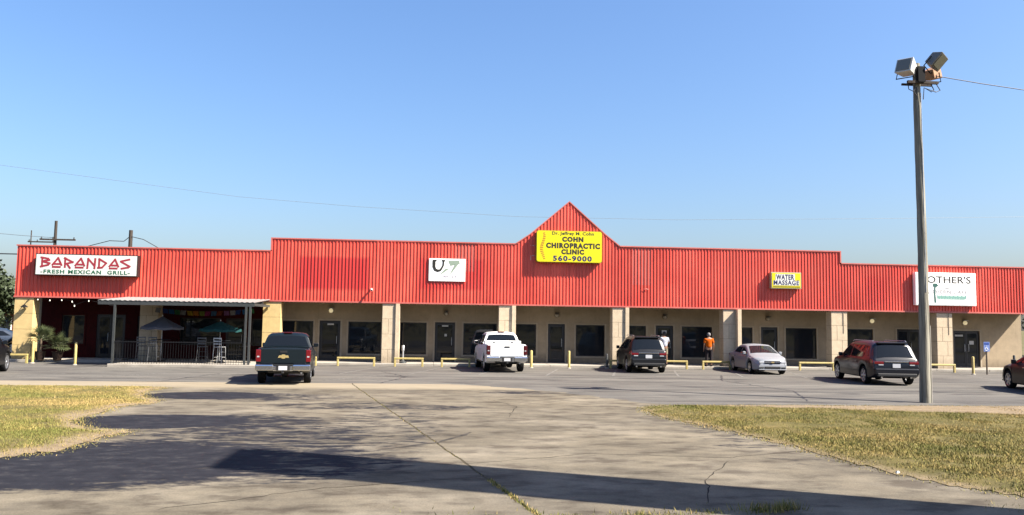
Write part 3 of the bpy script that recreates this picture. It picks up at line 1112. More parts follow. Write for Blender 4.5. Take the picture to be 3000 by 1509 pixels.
def opening(x0, x1, z0, z1, kind, red=False):
    y = WY
    tm = m_maroon if red else m_stucco_trim
    if kind == 'w':
        fr = MB()
        t_ = 0.05
        yf0, yf1 = y + 0.05, y + 0.10
        fr.box(x0, x1, yf0, yf1, z0, z0 + t_).box(x0, x1, yf0, yf1, z1 - t_, z1)
        fr.box(x0, x0 + t_, yf0, yf1, z0 + t_, z1 - t_).box(x1 - t_, x1, yf0, yf1, z0 + t_, z1 - t_)
        wdw = fr.build('window', m_dark, bld)
        MB().box(x0 + t_, x1 - t_, y + 0.07, y + 0.082, z0 + t_, z1 - t_).build('pane', m_glass, wdw)
        s = MB().box(x0 - 0.09, x1 + 0.09, y - 0.035, y - 0.002, z0 - 0.09, z0)
        s.box(x0 - 0.09, x1 + 0.09, y - 0.03, y - 0.002, z1, z1 + 0.08)
        s.box(x0 - 0.09, x0, y - 0.03, y - 0.002, z0, z1).box(x1, x1 + 0.09, y - 0.03, y - 0.002, z0, z1)
        s.build('trim', tm, wdw)
        return wdw
    t_ = 0.06
    n = 2 if x1 - x0 > 1.3 else 1
    fr = MB()
    fr.box(x0, x1, y + 0.04, y + 0.11, z1 - t_, z1).box(x0, x0 + t_, y + 0.04, y + 0.11, z0, z1 - t_)
    fr.box(x1 - t_, x1, y + 0.04, y + 0.11, z0, z1 - t_)
    d = fr.build('door', m_dark, bld)
    w = (x1 - x0 - 2 * t_) / n
    for i in range(n):
        a = x0 + t_ + i * w + 0.006
        b = a + w - 0.012
        lf = MB().box(a, a + 0.07, y + 0.055, y + 0.095, z0, z1 - t_ - 0.01).box(b - 0.07, b, y + 0.055, y + 0.095, z0, z1 - t_ - 0.01)
        lf.box(a + 0.07, b - 0.07, y + 0.055, y + 0.095, z1 - t_ - 0.09, z1 - t_ - 0.01).box(a + 0.07, b - 0.07, y + 0.055, y + 0.095, z0, z0 + 0.2)
        lf.build('leaf_frame', m_dark, d)
        MB().box(a + 0.07, b - 0.07, y + 0.07, y + 0.08, z0 + 0.2, z1 - t_ - 0.09).build('pane', m_glass, d)
        hx = (b - 0.11) if (n == 1 or i == 0) else (a + 0.11)
        hd = MB().tube([(hx, y + 0.05, 0.95), (hx, y - 0.01, 0.98), (hx, y - 0.01, 1.35), (hx, y + 0.05, 1.38)], 0.014, 6)
        hd.build('handle', m_steel, d, smooth=40)
    if not red:
        s = MB().box(x0 - 0.09, x1 + 0.09, y - 0.03, y - 0.002, z1, z1 + 0.08)
        s.box(x0 - 0.09, x0, y - 0.03, y - 0.002, z0, z1).box(x1, x1 + 0.09, y - 0.03, y - 0.002, z0, z1)
        s.build('trim', tm, d)
    return d


DOORS = []
for h_ in OPEN:
    q = opening(*h_)
    if h_[4] == 'd':
        DOORS.append(q)
for h_ in REST:
    opening(*h_, red=True)
# notices taped to door glass: (door index, x0, x1, z0, z1)
for di, x0, x1, z0, z1 in ((0, -5.75, -5.42, 1.93, 2.03), (1, 0.22, 0.55, 1.93, 2.03), (1, 0.36, 0.48, 1.42, 1.55),
                           (3, 12.10, 12.36, 1.72, 1.90), (3, 12.08, 12.30, 1.45, 1.62), (3, 11.85, 11.97, 1.42, 1.62),
                           (6, 28.86, 29.35, 1.80, 1.90), (6, 29.72, 29.98, 1.36, 1.56), (6, 29.52, 29.60, 0.92, 1.15)):
    MB().box(x0, x1, WY + 0.060, WY + 0.066, z0, z1).build('notice', m_paper, DOORS[di])

# pillars: block courses on a mortar core
course = 0.755
for i in range(9):
    x0 = B0 + i * BAY
    mb = m_block_y if i in (0, 2) else m_block
    core = MB().box(x0 + 0.012, x0 + PW - 0.012, 0.012, 0.60, 0.0, ZF + 0.02).build('pillar', m_mortar, bld)
    z = 0.02
    k = 0
    while z < ZF - 0.05:
        z2 = min(z + course, ZF)
        cuts = [0.0, PW] if i in (0, 2) else ([0.0, 0.30, PW] if k % 2 == 0 else [0.0, 0.58, PW])
        for a, b in zip(cuts, cuts[1:]):
            dy = float(rng.uniform(0, 0.004))
            MB().box(x0 + a + (0.006 if a else 0), x0 + b - (0.006 if b < PW else 0), -0.0 - dy, 0.61, z + 0.007, z2 - 0.005).build('block', mb, core, bevel=0.008)
        z = z2
        k += 1
    # boxed downpipe on the right-hand edge
    if i in (3, 4, 5):
        MB().box(x0 + PW - 0.20, x0 + PW - 0.012, -0.075, -0.012, 0.1, ZF - 0.035).build('downpipe_box', m_block, core)
    if i == 6:
        MB().box(x0 + PW - 0.21, x0 + PW - 0.012, -0.33, -0.012, 0.1, ZF - 0.035).build('downpipe_box', m_block, core)
    if i in (7, 8):
        MB().box(x0 + PW - 0.22, x0 + PW - 0.19, -0.02, -0.006, 1.9, ZF - 0.035).build('conduit', m_mortar, core)

# ------------------------------------------------------------------ wall lights over the doors
def wall_light(x, z, lit, label):
    e = empty('wall_light', (x, WY, z))
    MB().lathe([(0.0, -0.012), (0.11, -0.012), (0.12, 0.0), (0.11, 0.03), (0.06, 0.05), (0.0, 0.05)], 16, 'y', (0, -0.04, 0)).build('back_plate', m_dark if not lit else m_steel, e, smooth=35)
    MB().lathe([(0.001, -0.17), (0.06, -0.16), (0.105, -0.12), (0.115, -0.07), (0.095, -0.02), (0.06, 0.0)], 16, 'y', (0, -0.03, 0)).build('globe', m_globe if lit else m_globe_off, e, smooth=50)
    MB().box(-0.13, 0.13, -0.24, -0.03, 0.115, 0.135).build('hood', m_dark if not lit else m_steel, e)
    tag(e, label, 'wall light', 'wall lights above the shop doors')


wall_light(-5.57, 2.68, True, 'lit round wall light above the glass door nearest the restaurant patio')
wall_light(0.42, 2.63, False, 'unlit round wall light above the door behind the white pickup')
wall_light(6.33, 2.62, False, 'unlit wall light under the central gable, above a grey glass door')
wall_light(12.22, 2.62, False, 'unlit wall light above the door with paper notices and a person')
wall_light(18.0, 2.62, False, 'dim wall light above the door behind the silver sedan')
wall_light(23.95, 2.58, True, 'lit yellowish wall light above the window behind the dark blue utility vehicle')
wall_light(29.40, 2.56, True, 'lit yellowish wall light above the double door at the far right')

# camera on the fascia
e = empty('security_camera', (-3.35, -0.04, 3.74))
MB().box(-0.04, 0.04, -0.05, 0.0, -0.05, 0.05).build('bracket', m_white, e, bevel=0.01)
MB().tube([(0, -0.03, 0.02), (0.02, -0.16, 0.0), (0.05, -0.30, -0.05)], [0.03, 0.055, 0.055], 10).build('camera_body', m_white, e, smooth=40)
MB().tube([(0.05, -0.30, -0.05), (0.053, -0.315, -0.054)], 0.04, 10).build('lens', m_black, e)
tag(e, 'small white security camera on the red fascia left of the U sign', 'camera')
# dent patch on fascia right of gable
e = MB().tube([(10.5, -0.06, 4.0), (10.62, -0.06, 4.03), (10.74, -0.06, 4.0)], 0.02, 6)
e.build('cable_stub', m_redtrim, fascia)

# ================================================================== signs
def sign_box(name, x0, x1, z0, z1, depth, face, body, label, rnd=0.0):
    """cabinet with a framed face; local origin at the foot of the cabinet on the fascia"""
    e = empty(name, ((x0 + x1) / 2, -0.036, z0))
    w, h_ = x1 - x0, z1 - z0
    if rnd:
        poly = []
        for cx, cz, a0 in ((w / 2 - rnd, rnd, -90), (w / 2 - rnd, h_ - rnd, 0), (-w / 2 + rnd, h_ - rnd, 90), (-w / 2 + rnd, rnd, 180)):
            for k in range(5):
                a = R(a0 + k * 22.5)
                poly.append((cx + rnd * math.cos(a), cz + rnd * math.sin(a)))
        MB().prism(poly, -depth, 0.0).build('cabinet', body, e)
        MB().prism([(a * 0.985, (b - h_ / 2) * 0.97 + h_ / 2) for a, b in poly], -depth - 0.012, -depth - 0.001).build('face', face, e)
    else:
        MB().box(-w / 2, w / 2, -depth, 0, 0, h_).build('cabinet', body, e, bevel=0.01)
        MB().box(-w / 2 + 0.045, w / 2 - 0.045, -depth - 0.010, -depth - 0.001, 0.045, h_ - 0.045).build('face', face, e)
    tag(e, label, 'sign')
    return e, -depth - 0.014


def strokes(e, name, m, segs, x0, x1, z0, z1, y, wd):
    """angular brush letters: straight strokes in a unit box"""
    g = MB()
    for (ax, az, bx, bz) in segs:
        a = Vector((x0 + ax * (x1 - x0), 0, z0 + az * (z1 - z0)))
        b = Vector((x0 + bx * (x1 - x0), 0, z0 + bz * (z1 - z0)))
        d = (b - a).normalized()
        s = Vector((-d.z, 0, d.x)) * wd / 2
        a2, b2 = a - d * wd * 0.3, b + d * wd * 0.3
        yy_ = y - 0.0006 * len(g.f)
        g.add([(q.x, yy_, q.z) for q in (a2 - s, b2 - s, b2 + s * 0.8, a2 + s * 0.8)], [(0, 1, 2, 3)])
    return g.build(name, m, e)


# --- BARANDAS
e, y = sign_box('restaurant_sign', -19.25, -14.52, 4.12, 5.17, 0.34, m_signwhite, m_signbox, 'long white box sign with red angular lettering over the patio')
L = {'B': [(.12, .0, .12, 1), (.0, 1, .75, .88), (.75, .88, .9, .72), (.9, .72, .2, .58), (.2, .58, .95, .38), (.95, .38, .8, .2), (.8, .2, .0, .0)],
     'A': [(.0, .22, .6, 1), (.6, 1, 1, .2), (.15, .34, .9, .34), (.05, .02, .85, .02)],
     'R': [(.12, 0, .12, 1), (.05, 1, .98, .56), (.98, .56, .15, .34), (.35, .38, .7, -.08)],
     'N': [(.08, -.05, .14, 1), (.14, 1, .8, .3), (.85, -.05, .9, 1)],
     'D': [(.12, 0, .12, 1), (.12, 1, 1, .55), (1, .55, .5, .05), (.5, .05, 0, .02)],
     'S': [(.95, 1, .0, .78), (.0, .78, 1, .26), (1, .26, .85, .14), (.85, .14, .1, .0)]}
x = -2.10
for i, ch in enumerate('BARANDAS'):
    w = 0.43
    dz = 0.01 * i
    strokes(e, 'letter', m_redink, L[ch], x, x + w * (0.9 if ch == 'D' else 1.0), 0.41 - dz * 0.4, 0.86 - dz * 0.4, y, 0.10)
    x += 0.525
text_mesh('-FRESH MEXICAN  GRILL-', 'letters', m_greenink, e, -2.1, 2.02, 0.09, 0.28, y, 0.035, 1.2)

# --- U sign: flat white panel
e = empty('nail_salon_sign', (0.40, -0.036, 4.22))
MB().box(-0.915, 0.915, -0.05, 0, 0, 1.14).build('face', m_white, e, bevel=0.008)
tag(e, 'flat white panel sign with a big black letter U', 'sign')
y = -0.054
g = MB()
g.box(-0.73, -0.53, y - 0.004, y, 1.00, 1.08).box(-0.27, -0.11, y - 0.004, y, 1.00, 1.08)
g.build('letter_serif', m_blackink, e)
pts = [(-0.66, 1.02), (-0.66, 0.72), (-0.60, 0.58), (-0.47, 0.52), (-0.33, 0.56), (-0.25, 0.70), (-0.20, 0.80), (-0.19, 1.02)]
outer = []
wds = [0.15, 0.15, 0.14, 0.13, 0.11, 0.09, 0.085, 0.085]
Lp, Rp = [], []
for k, (a, b) in enumerate(pts):
    p0, p1 = pts[max(0, k - 1)], pts[min(len(pts) - 1, k + 1)]
    d = Vector((p1[0] - p0[0], p1[1] - p0[1])).normalized()
    Lp.append((a - d.y * wds[k] / 2, b + d.x * wds[k] / 2))
    Rp.append((a + d.y * wds[k] / 2, b - d.x * wds[k] / 2))
g = MB()
n = len(pts)
g.add([(a, y - 0.006, b) for a, b in Lp + Rp], [(k, k + 1, n + k + 1, n + k) for k in range(n - 1)])
g.build('letter', m_blackink, e)
g = MB()
g.prism([(0.06, 1.04), (0.60, 1.06), (0.64, 0.90), (0.16, 0.78)], y - 0.003, y).prism([(0.42, 0.92), (0.60, 0.92), (0.26, 0.46), (0.14, 0.36)], y - 0.007, y - 0.004)
g.prism([(-0.10, 0.62), (0.14, 0.66), (-0.30, 0.34), (-0.36, 0.33)], y - 0.003, y)
g.build('leaf_print', mat('grey_green_print', (0.34, 0.44, 0.34), 0.5), e)
text_mesh('Nail Care', 'letters', m_violetink, e, -0.22, 0.47, 0.19, 0.31, y, 0.004)
g = MB().tube([(-0.30, y, 0.36), (-0.44, y, 0.27), (-0.50, y, 0.14)], 0.008, 4)
g.build('flourish', m_greyink, e)

# --- clinic sign
e, y = sign_box('clinic_sign', 4.88, 8.26, 5.28, 6.90, 0.30, m_yellow, mat('dull_yellow_frame', (0.45, 0.38, 0.03), 0.5), 'large yellow clinic sign with black lettering under the gable peak', rnd=0.12)
text_mesh('Dr. Jeffrey M. Cohn', 'letters', mat('dark_olive_letter', (0.03, 0.05, 0.01), 0.5), e, -0.90, 1.26, 1.35, 1.57, y, 0.03, 1.05)
text_mesh('COHN', 'letters', m_blackink, e, -0.38, 0.72, 1.05, 1.32, y, 0.075, 1.2)
text_mesh('CHIROPRACTIC', 'letters', m_blackink, e, -1.20, 1.58, 0.71, 1.00, y, 0.07, 1.2)
text_mesh('CLINIC', 'letters', m_blackink, e, -0.42, 0.76, 0.41, 0.68, y, 0.075, 1.2)
text_mesh('560-9000', 'letters', m_blueink, e, -0.84, 1.16, 0.06, 0.35, y, 0.045, 1.2)
g = MB()
for k in range(15):
    a = k / 14
    cx = -1.36 + 0.075 * math.sin(a * 6.3 + 0.9) + 0.02 * a
    cz = 1.46 - 1.30 * a
    s_ = 0.055 + 0.03 * math.sin(a * 3.1)
    g.prism([(cx - s_, cz - 0.02), (cx + s_, cz + 0.01), (cx + s_ * 0.8, cz + 0.05), (cx - s_ * 0.9, cz + 0.03)], y - 0.003, y)
g.build('spine_drawing', mat('spine_orange', (0.52, 0.16, 0.02), 0.5), e)
MB().tube([(-1.69, 0.03, 0.86), (-1.95, 0.03, 0.86)], 0.012, 5).tube([(-1.69, 0.03, 0.34), (-1.93, 0.03, 0.34), (-1.93, 0.03, 0.10)], 0.018, 5).build('conduit', m_steel, e)

# --- small yellow sign
e, y = sign_box('massage_sign', 17.18, 18.80, 4.17, 5.02, 0.27, m_yellow, mat('pale_sign_cabinet', (0.50, 0.46, 0.30), 0.5), 'small yellow and white box sign with two lines of dark capitals')
MB().box(-0.70, 0.70, y - 0.004, y, 0.17, 0.42).box(-0.58, 0.46, y - 0.004, y, 0.42, 0.76).build('white_patch', m_signwhite, e)
text_mesh('WATER', 'letters', m_blueink, e, -0.55, 0.42, 0.46, 0.74, y - 0.008, 0.035, 1.15)
text_mesh('MASSAGE', 'letters', m_greenink if False else m_blueink, e, -0.68, 0.68, 0.19, 0.44, y - 0.008, 0.03, 1.15)
MB().box(-0.72, 0.74, y - 0.004, y, 0.085, 0.115).build('rule', m_blackink, e)

# --- cafe sign behind the light pole
e, y = sign_box('cafe_sign', 25.06, 28.44, 3.44, 5.18, 0.25, m_white, m_white, 'large white cafe sign with thin black capitals, crossed by the light pole')
text_mesh("MOTHER'S", 'letters', m_blackink, e, -1.52, 1.40, 1.18, 1.56, y, 0.012, 1.0)
text_mesh('SOUTHERN CAFE', 'letters', m_greyink, e, -1.45, 1.18, 0.62, 0.82, y, 0.012, 1.1)
MB().prism([(-0.66, 0.14), (-0.56, 0.14), (-0.60, 0.62), (-0.58, 0.98), (-0.66, 0.98), (-0.68, 0.62)], y - 0.003, y).prism([(-0.74, 1.0), (-0.55, 0.96), (-0.42, 1.04), (-0.52, 1.16), (-0.70, 1.16)], y - 0.003, y).build('green_emblem', mat('dark_green_print', (0.03, 0.14, 0.11), 0.5), e)
MB().tube([(-0.4, y, 0.88), (-0.1, y, 0.95), (0.2, y, 0.90), (0.45, y, 1.05)], 0.012, 4).build('flourish', m_greyink, e)
g = MB()
for k in range(22):
    a = -0.5 + k * 0.075
    g.box(a, a + 0.055, y - 0.003, y, 0.38 - 0.02 * (k % 2), 0.51 + 0.04 * ((k * 7) % 3 == 0))
g.box(-0.5, 1.05, y - 0.003, y, 0.33, 0.36)
g.build('small_print', m_tealink, e)

# ================================================================== restaurant patio
MB().box(-14.45, -8.05, -3.62, -0.43, -0.05, 0.125).build('patio_slab', m_walk, bevel=0.02)['kind'] = 'structure'
pc = empty('patio_cover', (-11.3, -1.6, 0.125))
tag(pc, 'white corrugated patio cover on grey steel posts before the restaurant', 'awning')
px0, px1 = -3.75, 3.02          # local
py0, py1 = -1.85, 1.55
zf_, zb_ = 2.80, 3.02


def sheet(xa, xb):
    g = MB()
    n = int((xb - xa) / 0.055)
    vs = []
    for i in range(n + 1):
        a = xa + (xb - xa) * i / n
        b = 0.022 * (1 if i % 4 in (1, 2) else 0)
        vs += [(a, py0, zf_ + b), (a, py1, zb_ + b), (a, py0, zf_ + b - 0.02), (a, py1, zb_ + b - 0.02)]
    fs = []
    for i in range(n):
        k = 4 * i
        fs += [(k, k + 4, k + 5, k + 1), (k + 2, k + 3, k + 7, k + 6), (k, k + 2, k + 6, k + 4)]
    g.add(vs, fs)
    return g


for i in range(8):
    w = (px1 - px0) / 8
    sheet(px0 + i * w, px0 + (i + 1) * w + 0.02).build('roof_sheet', m_whitesteel, pc, loc=(0, 0, 0.002 * (i % 2)))
MB().box(px0, px1, py0 + 0.02, py0 + 0.10, zf_ - 0.19, zf_ - 0.025).build('front_beam', m_greypost, pc)
MB().box(px0, px1, 0.0, 0.08, zf_ - 0.06, zf_ + 0.08).build('purlin', m_greypost, pc)
MB().box(px0 - 0.02, px0 + 0.05, py0 + 0.10, py1, zf_ - 0.16, zf_ - 0.04).build('side_beam', m_greypost, pc)
MB().box(px1 - 0.05, px1 + 0.02, py0 + 0.10, py1, zf_ - 0.16, zf_ - 0.04).build('side_beam', m_greypost, pc)
for a in (-3.02, 2.86, 3.04 - 0.36):
    MB().box(a - 0.045, a + 0.045, py0 + 0.015, py0 + 0.105, 0.0, zf_ - 0.19).build('post', m_greypost, pc)
# iron railing
rl = empty('patio_railing', (-11.3, -3.38, 0.125))
tag(rl, 'black iron picket railing round the restaurant patio', 'railing')
for a, b in ((0.95, 0.99), (0.10, 0.13)):
    MB().box(-3.0, 2.95, -0.02, 0.02, a, b).build('rail', m_iron, rl)
    MB().box(-3.02, -2.98, 0.02, 2.9, a, b).build('rail', m_iron, rl)
me_p = MB().box(-0.006, 0.006, -0.006, 0.006, 0.0, 1.02).mesh('picket', m_iron)
for i in range(52):
    obj('picket', me_p, rl, (-2.95 + i * 0.1145, 0.002, 0.0))
for i in range(24):
    obj('picket', me_p, rl, (-3.0, 0.12 + i * 0.118, 0.0))


def umbrella(x, y, r_, zr, za, m, label):
    e = empty('patio_umbrella', (x, y, 0.125))
    g = MB()
    n = 8
    vs = [(0, 0, za)]
    for ring, (f_, z_) in enumerate(((0.5, za - (za - zr) * 0.55), (1.0, zr))):
        for j in range(n * 2):
            a = math.pi * j / n
            sag = (0.96 if j % 2 else 1.0)
            vs.append((r_ * f_ * sag * math.cos(a), r_ * f_ * sag * math.sin(a), z_ - (0.04 * f_ if j % 2 else 0)))
    fs = [(0, 1 + j, 1 + (j + 1) % 16) for j in range(16)]
    fs += [(1 + j, 17 + j, 17 + (j + 1) % 16, 1 + (j + 1) % 16) for j in range(16)]
    # valance
    base = len(vs)
    for j in range(16):
        q = vs[17 + j]
        vs.append((q[0], q[1], q[2] - 0.10))
    fs += [(17 + j, base + j, base + (j + 1) % 16, 17 + (j + 1) % 16) for j in range(16)]
    g.add(vs, fs)
    g.build('canopy', m, e)
    MB().tube([(0, 0, 0.02), (0, 0, za + 0.06)], 0.02, 8).build('pole', m_steel, e)
    MB().lathe([(0.0, 0.09), (0.05, 0.09), (0.23, 0.05), (0.24, 0.0)], 16).build('base', m_iron, e)
    for j in range(8):
        a = math.pi * j / 4
        MB().tube([(0, 0, za - 0.03), (0.97 * r_ * math.cos(a), 0.97 * r_ * math.sin(a), zr - 0.02)], 0.008, 4).build('rib', m_steel, e)
    tag(e, label, 'umbrella', 'patio umbrellas')


umbrella(-12.85, -1.55, 0.98, 1.62, 2.13, m_umb_grey, 'pale grey patio umbrella beside the shaded beige pillar')
umbrella(-10.20, -1.55, 0.98, 1.56, 1.94, m_umb_teal, 'dark teal patio umbrella near the right patio post')


def bar_table(x, y, label):
    e = empty('bar_table', (x, y, 0.125))
    MB().lathe([(0.0, 1.05), (0.42, 1.05), (0.43, 1.035), (0.42, 1.02), (0.0, 1.02)], 24).build('table_top', m_iron, e)
    MB().tube([(0.1, 0, 0.03), (0.1, 0, 1.03)], 0.035, 10).build('column', m_iron, e)
    MB().lathe([(0.0, 0.04), (0.26, 0.02), (0.27, 0.0)], 20).build('foot', m_iron, e)
    tag(e, label, 'table', 'patio tables')


bar_table(-12.75, -1.95, 'tall black table under the pale grey patio umbrella')
bar_table(-10.05, -1.95, 'tall black table under the teal patio umbrella')


def bar_chair(x, y, rz, label, m=m_chair):
    e = empty('bar_chair', (x, y, 0.125), rz)
    MB().box(-0.20, 0.20, -0.20, 0.20, 0.74, 0.77).build('seat', m, e, bevel=0.01)
    for sx in (-1, 1):
        MB().tube([(sx * 0.22, -0.22, 0), (sx * 0.18, -0.19, 0.75), (sx * 0.18, -0.24, 1.18)], 0.016, 6).build('leg', m, e)
        MB().tube([(sx * 0.22, 0.22, 0), (sx * 0.18, 0.19, 0.74)], 0.016, 6).build('leg', m, e)
        MB().tube([(sx * 0.206, -0.205, 0.28), (sx * 0.206, 0.205, 0.28)], 0.011, 5).build('stretcher', m, e)
    for z_ in (0.30, 0.52):
        MB().tube([(-0.205, 0.21, z_), (0.205, 0.21, z_)], 0.011, 5).build('stretcher', m, e)
    for z_ in (0.90, 1.02, 1.15):
        MB().box(-0.18, 0.18, -0.25, -0.225, z_ - 0.025, z_ + 0.025).build('back_slat', m, e)
    tag(e, label, 'chair', 'tall patio chairs')


bar_chair(-13.55, -2.05, R(8), 'leftmost silver bar chair on the patio, beside the beige pillar')
bar_chair(-12.85, -2.45, R(-5), 'silver bar chair in front of the pale grey umbrella pole')
bar_chair(-10.75, -2.35, R(4), 'silver bar chair just left of the teal umbrella pole')
bar_chair(-9.95, -2.5, R(-12), 'tall ladder back chair just right of the teal umbrella pole', m_steel)
bar_chair(-9.15, -1.3, R(150), 'dark bar chair at the right end of the patio', m_iron)

# paper-cut flags under the canopy
fl = empty('paper_flag_garland', (-11.4, -0.25, 2.62))
tag(fl, 'garland of coloured paper flags hanging across the patio ceiling', 'garland')
cols = [tuple(q * 0.55 for q in c_) for c_ in [(0.45, 0.45, 0.48), (0.05, 0.10, 0.35), (0.03, 0.16, 0.38), (0.06, 0.25, 0.10), (0.40, 0.40, 0.42), (0.50, 0.33, 0.03), (0.55, 0.20, 0.03), (0.25, 0.30, 0.06), (0.42, 0.05, 0.18), (0.10, 0.22, 0.40), (0.42, 0.10, 0.06), (0.32, 0.14, 0.34)]]
fx = lambda a: (a, 0.0, 0.06 - 0.16 * (1 - (a / 2.3) ** 2))
MB().tube([fx(-2.3 + 4.6 * i / 20) for i in range(21)], 0.004, 4).build('string', m_cable, fl)
for i in range(16):
    a = -2.2 + i * 0.29
    q0, q1 = fx(a), fx(a + 0.25)
    g = MB()
    sw = float(rng.uniform(-0.05, 0.05))
    n = 5
    vs = []
    for k in range(n + 1):
        f_ = k / n
        z_ = q0[2] * (1 - f_) + q1[2] * f_
        vs += [(a + 0.25 * f_, 0, z_), (a + 0.25 * f_ + sw, sw + 0.012 * math.sin(k * 2), z_ - 0.24 + (0.03 if k % 2 else 0))]
    g.add(vs, [(2 * k, 2 * k + 2, 2 * k + 3, 2 * k + 1) for k in range(n)])
    m = mat('paper_%d' % (i % 12), cols[i % 12], 0.9)
    g.build('flag', m, fl)
# string of bulbs at the entrance
sl = empty('string_lights', (-17.0, -0.10, 2.98))
tag(sl, 'string of small white bulbs under the fascia at the restaurant entrance', 'string lights')
bx = [(-2.2, -0.02), (-1.65, -0.05), (-1.1, -0.03), (-0.62, -0.10), (-0.50, -0.30), (0.15, -0.05), (1.35, -0.32), (1.85, -0.06)]
MB().tube([(a, 0.1, b + 0.05) for a, b in sorted(bx)], 0.005, 4).build('wire', m_cable, sl)
for a, b in bx:
    MB().lathe([(0.001, -0.038), (0.022, -0.026), (0.027, 0.0), (0.014, 0.03), (0.010, 0.05)], 10, 'z', (a, 0.1, b)).build('bulb', m_bulb, sl, smooth=60)
# lantern on the first pillar
e = empty('pillar_lantern', (-19.72, 0.0, 2.62))
MB().tube([(0.12, 0, 0.30), (0.12, -0.10, 0.33), (0.10, -0.17, 0.25), (0.02, -0.18, 0.10)], 0.018, 6).build('arm', m_iron, e, smooth=50)
MB().lathe([(0.0, 0.12), (0.05, 0.10), (0.16, 0.0), (0.17, -0.02)], 14, 'z', (0.0, -0.18, -0.02)).build('shade', m_iron, e, smooth=50)
MB().lathe([(0.001, -0.07), (0.05, -0.05), (0.05, 0.0)], 10, 'z', (0.0, -0.18, -0.02)).build('bulb', m_globe_off, e, smooth=50)
tag(e, 'black gooseneck lantern on the yellow pillar at the left end', 'lantern')


# potted palms at the left entrance
def palm(x, y, h_, nl, ll, label, seed):
    r_ = random.Random(seed)
    e = empty('potted_palm', (x, y, 0.105))
    MB().lathe([(0.0, 0.0), (0.17, 0.0), (0.24, 0.36), (0.26, 0.40), (0.23, 0.40), (0.21, 0.34), (0.0, 0.34)], 18).build('pot', m_terra, e, smooth=40)
    MB().tube([(0, 0, 0.3), (0.03, 0.0, 0.3 + h_ * 0.5), (0.0, 0.02, 0.3 + h_)], [0.06, 0.05, 0.05], 8).build('trunk', m_stem, e)
    for i in range(nl):
        az = r_.uniform(0, 2 * math.pi)
        el = r_.uniform(-0.3, 1.35)
        L_ = ll * r_.uniform(0.75, 1.1)
        base = Vector((0, 0, 0.3 + h_ * r_.uniform(0.85, 1.02)))
        d = Vector((math.cos(az) * math.cos(el), math.sin(az) * math.cos(el), math.sin(el)))
        tip = base + d * L_ * 0.45
        g = MB()
        g.tube([base, base + d * L_ * 0.25 + Vector((0, 0, 0.02)), tip], 0.008, 4)
        # fan of narrow leaflets
        s = d.cross(Vector((0, 0, 1)))
        s = s.normalized() if s.length > 1e-3 else Vector((1, 0, 0))
        u = s.cross(d)
        for k in range(11):
            f_ = (k - 5) / 5
            dd = (d * math.cos(f_ * 1.25) + s * math.sin(f_ * 1.25) + u * 0.12 - Vector((0, 0, 0.14))).normalized()
            ln = L_ * 0.62 * (1 - 0.25 * abs(f_))
            e1 = tip + dd * ln * 0.55
            e2 = tip + dd * ln - Vector((0, 0, 0.10 * ln + 0.03 * r_.random()))
            sd = dd.cross(u).normalized() * 0.017
            g.add([tip, e1 - sd, e1 + sd, e2], [(0, 1, 2), (1, 3, 2)])
        g.build('frond', m_palm, e)
    tag(e, label, 'plant', 'potted palms at the entrance')


palm(-18.70, -0.55, 0.72, 44, 0.80, 'taller potted fan palm beside the leftmost yellow pillar', 3)
palm(-17.95, -0.45, 0.42, 40, 0.72, 'shorter potted fan palm right of the taller palm', 9)

# ================================================================== street furniture
def bumper_rail(x0, x1, y, label):
    e = empty('bumper_rail', ((x0 + x1) / 2, y, 0))
    w = (x1 - x0) / 2
    MB().box(-w, w, -0.05, 0.05, 0.34, 0.43).build('rail', m_railyellow, e, bevel=0.02)
    for a in (-w + 0.05, w - 0.05):
        MB().box(a - 0.05, a + 0.05, -0.045, 0.045, -0.03, 0.34).build('post', m_railyellow, e, bevel=0.015)
    e.rotation_euler.z = float(rng.normal(0, 0.02))
    tag(e, label, 'rail', 'yellow pipe rails along the kerb')


for x0, x1, y, lb in ((-20.2, -18.75, -1.55, 'yellow bumper rail before the leftmost yellow pillar'),
                      (-7.5, -5.75, -1.15, 'yellow bumper rail half hidden by the dark pickup'),
                      (-4.80, -2.98, -1.15, 'yellow bumper rail below the window right of the dark pickup'),
                      (-2.08, -0.66, -1.15, 'yellow bumper rail just right of the second block pillar, near the ash post'),
                      (0.18, 1.62, -1.15, 'yellow bumper rail immediately left of the white pickup'),
                      (8.55, 10.1, -0.95, 'yellow bumper rail hidden behind the black utility vehicle'),
                      (11.0, 12.52, -0.95, 'yellow bumper rail immediately right of the black utility vehicle'),
                      (13.25, 14.75, -1.0, 'yellow bumper rail in front of the person in orange'),
                      (18.30, 20.15, -1.0, 'yellow bumper rail right of the silver sedan'),
                      (24.75, 26.28, -1.6, 'yellow bumper rail right of the wooden light pole')):
    bumper_rail(x0, x1, y, lb)


def bollard(x, y, h_, label, m=m_railyellow):
    e = empty('bollard', (x, y, 0))
    MB().lathe([(0.062, -0.05), (0.062, h_ - 0.05), (0.05, h_ - 0.015), (0.02, h_), (0.0, h_)], 14).build('pipe', m, e, smooth=40)
    MB().lathe([(0.064, 0.0), (0.105, 0.0), (0.095, 0.035), (0.064, 0.045)], 14).build('collar', m_walk, e)
    tag(e, label, 'bollard', 'yellow pipe bollards along the kerb')


bollard(-18.55, -1.55, 1.02, 'yellow bollard in front of the potted palms')
bollard(-16.22, -2.6, 1.02, 'yellow bollard standing alone before the restaurant entrance')
bollard(4.60, -1.2, 0.86, 'yellow bollard close to the right side of the white pickup')
bollard(6.45, -1.3, 0.86, 'yellow bollard before the grey door under the gable')
bollard(8.42, -0.9, 0.72, 'short bollard left of the black utility vehicle', m_greypost)
bollard(26.20, -3.1, 0.88, 'yellow bollard before the double door at the far right')
bollard(30.0, -0.9, 0.90, 'dark bollard near the right end wall', m_greypost)

